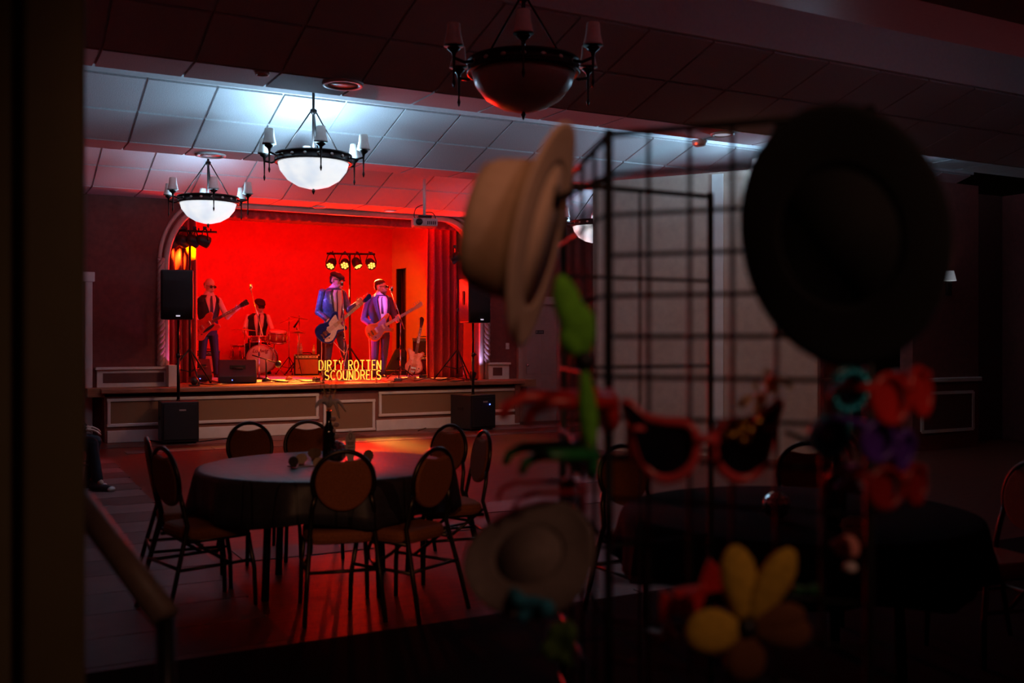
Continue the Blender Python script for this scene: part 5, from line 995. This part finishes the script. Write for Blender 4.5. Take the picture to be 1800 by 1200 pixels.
def out_scale(o, sx, sy): return [(p_[0]*sx, p_[1]*sy) for p_ in o]
CAT = out2([(-.74, .80), (-.42, .56), (-.1, .48), (.35, .42), (.5, .15), (.42, -.25), (.12, -.5), (-.2, -.48), (-.45, -.2), (-.60, .35)], 5); ROUND = [(.5*math.cos(2*PI*i/32), .5*math.sin(2*PI*i/32)) for i in range(32)]
def novelty_glasses(label, c, right, up, lens_w, lens_h, gap, outline, mf, ml, tube_r, temple=.13, mt=None, filled=False, deco=None):
    t = thing('novelty_glasses', label, 'glasses', tuple(c), 0); w_ = V(right).cross(V(up)).normalized()       # w points out of the front
    fr = frame(ZERO, tuple(right), tuple(w_)); 
    for sx in (-1, 1):
        o2 = [(sx*(gap/2+lens_w/2)-sx*p_[0]*lens_w, p_[1]*lens_h) for p_ in outline]
        rim = MB().path([fr @ V((x, y, -.01*abs(x)/.05)) for x, y in o2], tube_r, 8, True).build('rim', mf, t)
        MB().prism([(x, y) for x, y in o2], -.006, -.002, fr @ T(0, 0, -.01)).build('lens', ml, rim)
        if deco:
            for j in range(0, len(o2), 2): MB().ell((o2[j][0], o2[j][1], tube_r), (tube_r*1.15,)*3, fr, 8, 5).build('bead', deco, rim)
        xe = sx*(gap/2+lens_w*1.02); MB().path([fr @ V(q) for q in ((xe, lens_h*.32, -.012), (xe*1.0, lens_h*.34, -temple*.8), (xe*.98, lens_h*.1, -temple), (xe*.97, -lens_h*.35, -temple*1.06))], [tube_r*1.6, tube_r*1.3, tube_r*1.1, tube_r*.9], 8, flat=.7).build('temple', mt or mf, t)
    MB().path([fr @ V(q) for q in ((-gap*.7, lens_h*.12, 0), (0, lens_h*.2, .004), (gap*.7, lens_h*.12, 0))], tube_r, 8).build('bridge', mf, t)
    return t
m_pink = M('pink_red_plastic', (.75, .07, .08), .3); m_dklens = M('black_lens', (.006, .008, .015), .06); m_rplastic = M('red_plastic', (.62, .025, .02), .3); m_gplastic = M('green_plastic', (.02, .22, .05), .35); m_teal = M('teal_glitter', (.05, .6, .75), .3, .7, .3, 80); m_dkred = M('dark_red_plastic', (.30, .012, .012), .35); m_purple = M('purple_plastic', (.10, .03, .34), .4)
novelty_glasses('big pink-red cat-eye sunglasses with dark lenses on the rack', at(1240, 790, 1.64), cdir(.92, -.0, .0), cdir(.05, 0, 1), .092, .095, .028, CAT, m_pink, m_dklens, .008, .14)
novelty_glasses('red glasses hung side-on with temples pointing to the stage', at(1062, 718, 1.80), cdir(-.30, .95, 0), cdir(0, 0, 1), .06, .055, .02, ROUND, m_rplastic, m_dkred, .013, .16)
novelty_glasses('green glasses with hooked temple hung below the red pair', at(1035, 805, 1.78), cdir(-.22, .97, 0), cdir(0, 0, 1), .055, .045, .02, ROUND, m_gplastic, m_dklens, .011, .13)
novelty_glasses('dark red glasses at the bottom of the side-on row', at(1020, 868, 1.80), cdir(-.22, .97, 0), cdir(0, 0, 1), .055, .045, .02, ROUND, m_dkred, m_dklens, .005, .13)
novelty_glasses('teal beaded glasses hung upright under the black hat', at(1476, 725, 1.60), cdir(-.33, .1, -.92), cdir(.92, .2, -.3), .062, .055, .014, ROUND, M('teal_frame', (.01, .12, .16), .3), m_dklens, .006, .10, None, False, m_teal)
novelty_glasses('large red round glasses at the right of the rack', at(1598, 695, 1.50), cdir(.8, .5, .12), cdir(-.1, 0, 1), .062, .07, .008, ROUND, m_rplastic, m_rplastic, .006, .09)
novelty_glasses('purple round glasses below the red round pair', at(1572, 785, 1.50), cdir(.75, .5, -.25), cdir(.2, 0, 1), .055, .055, .008, ROUND, m_purple, m_purple, .006, .09)
novelty_glasses('dark red round glasses lowest in the right column', at(1590, 855, 1.52), cdir(.8, .5, .0), cdir(0, 0, 1), .06, .058, .01, ROUND, m_dkred, m_dkred, .006, .09)
# gold sequin bow on the cat-eye glasses
g0 = at(1335, 715, 1.60); t = thing('sequin_bow', 'gold sequin spray above the pink-red sunglasses', 'sequin bow', tuple(g0)); m_seq = M('gold_sequin', (.95, .55, .10), .33, 1., .05)
MB().path(spline([cdir(-.02, 0, -.06), cdir(.005, 0, 0), cdir(.02, 0, .055)], 5), .003, 6).build('stem', m_gold, t)
for i in range(34):
    u = random.random(); q = cdir(-.035+.06*u+random.uniform(-.02, .02), random.uniform(-.02, .02), -.05+.10*u+random.uniform(-.02, .02)); nn = V((-.46+random.uniform(-.3, .3), -.82+random.uniform(-.3, .3), .35+random.uniform(-.3, .3)))
    MB().lathe([(1e-4, .002), (.006, .001), (.006, -.001), (1e-4, -.002)], 8, frame(tuple(q), nn.orthogonal(), nn)).build('sequin', m_seq, t)
# flowers with felt petals
def felt_flower(label, c, petals, mat, cmat, cr=.017, group=None, depth=.011):
    t = thing('felt_flower', label, 'felt flower', tuple(c))
    for dx, dy, wd, *mm in petals:
        v = cdir(dx*c_s, -.1*abs(dx)*c_s, -dy*c_s); pts = [v*f for f in (.08, .2, .4, .6, .8, .93, 1.)]; MB().path(pts, [wd*c_s*f for f in (.35, .6, .95, 1.05, .95, .6, .25)], 10, flat=depth/(wd*c_s), ref=tuple(cdir(.15, -1, .1))).build('petal', mm[0] if mm else mat, t)
    MB().ell(ZERO, (cr, cr, cr)).build('centre', cmat, t); MB().tube(ZERO, cdir(.03, .26, .0), .004, n=6).build('stem', m_wire, t); return t
m_yel = M('yellow_felt', (.62, .40, .04), .9, 0, .18, 70, .3); m_yeldim = M('yellow_felt_dim', (.16, .06, .02), .9); m_gfelt = M('lime_felt', (.16, .55, .03), .85, 0, .2, 50, .3)
c_s = 1.58/F; felt_flower('yellow felt flower with long petals low on the rack', at(1312, 1103, 1.58), ((-22, -145, 33), (78, -140, 30), (-108, 8, 40), (110, 5, 33, m_yeldim), (-5, 95, 38, m_yeldim), (100, -30, 26, m_yeldim)), m_yel, m_black)  # dim petals: shade put into a browner copy of the yellow felt
c_s = 1.58/F; felt_flower('lime green felt flower seen edge-on beside the cream hat', at(1026, 634, 1.58), ((-42, -150, 25), (-34, -60, 22), (-6, -100, 24), (12, 158, 17)), m_gfelt, m_black)
# small pieces low on the rack
hat('straw_sun_hat', 'pale sun hat with dark opening low at the left of the rack', at(930, 975, 1.70), cdir(.25, .85, -.45), cdir(.9, -.1, .35), .115, .10, .06, .05, .07, M('pale_straw', (.22, .17, .15), .85, 0, .12, 60), m_black, .035, M('straw_band', (.25, .16, .12), .8))  # flat black disc stands in for the shaded hollow of the hat
def fluff(name, label, cat, c, ext, mat, n, r, seed):
    rnd = random.Random(seed); mb = MB()
    for i in range(n): q = cdir(rnd.uniform(-1, 1)*ext[0], rnd.uniform(-1, 1)*ext[1], rnd.uniform(-1, 1)*ext[2]); mb.ell(q, (r*rnd.uniform(.6, 1.2),)*3, None, 8, 6)
    t = thing(name, label, cat, tuple(c)); mb.build('tuft', mat, t, remesh=.006); MB().tube(cdir(0, 0, ext[2]), cdir(0, .02, ext[2]+.05), .003, n=6).build('hanging_loop', m_black, t)
fluff('feather_boa', 'teal feather boa bunched low at the left of the rack', 'feather boa', at(940, 1062, 1.68), (.036, .02, .02), M('teal_feather', (.02, .20, .30), .9, 0, .4, 80, .5), 16, .016, 1)
fluff('feather_boa', 'dull green feather boa hanging below the teal one', 'feather boa', at(980, 1130, 1.70), (.022, .02, .045), M('green_feather', (.06, .13, .02), .9, 0, .4, 80, .5), 16, .015, 2)
def bow(label, c, w_, h_, mat, rot=0):
    t = thing('bow_tie', label, 'bow tie', tuple(c))
    for sx in (-1, 1):
        o = [(0, -.15), (sx*.5, -.5), (sx*.55, 0), (sx*.5, .5), (0, .15)]; fr = frame(ZERO, tuple(cdir(math.cos(rot), 0, math.sin(rot))), tuple(cdir(0, -1, 0))); MB().prism([(a*w_, b*h_) for a, b in o], -.006, .006, fr).build('loop', mat, t, bevel=.004)
    MB().ell(ZERO, (w_*.1, w_*.1, h_*.22)).build('knot', mat, t)
bow('red bow tie beside the yellow flower petals', at(1235, 1035, 1.72), .085, .07, m_rplastic, .7); bow('red bow tie low at the middle of the rack', at(1190, 1065, 1.70), .055, .06, m_rplastic); bow('magenta bow below the teal beaded glasses', at(1497, 840, 1.60), .045, .05, M('magenta_satin', (.22, .02, .22), .5), 1.3); bow('silver foil bow low behind the rack corner', at(1165, 1115, 1.75), .04, .045, M('silver_foil', (.6, .55, .55), .3, .8), .5); bow('dark green bow between flower and pink ornament', at(1415, 1035, 1.62), .04, .02, M('dark_green', (.01, .10, .02), .5))
t = thing('plush_ornament', 'small pink and white plush ornament right of the yellow flower', 'ornament', tuple(at(1490, 975, 1.75))); mb = MB(); mb.ell(cdir(.0, 0, .012), (.022, .02, .024)); mb.ell(cdir(-.018, 0, .018), (.016, .012, .010)); mb.build('pink_body', M('plush_pink', (.75, .28, .24), .8), t, remesh=.004); MB().ell(cdir(.004, 0, -.022), (.014, .012, .010)).build('white_base', m_feather, t); MB().ell(cdir(-.012, -.018, .0), (.008, .006, .006)).build('beak', M('plush_peach', (.8, .45, .35), .8), t)
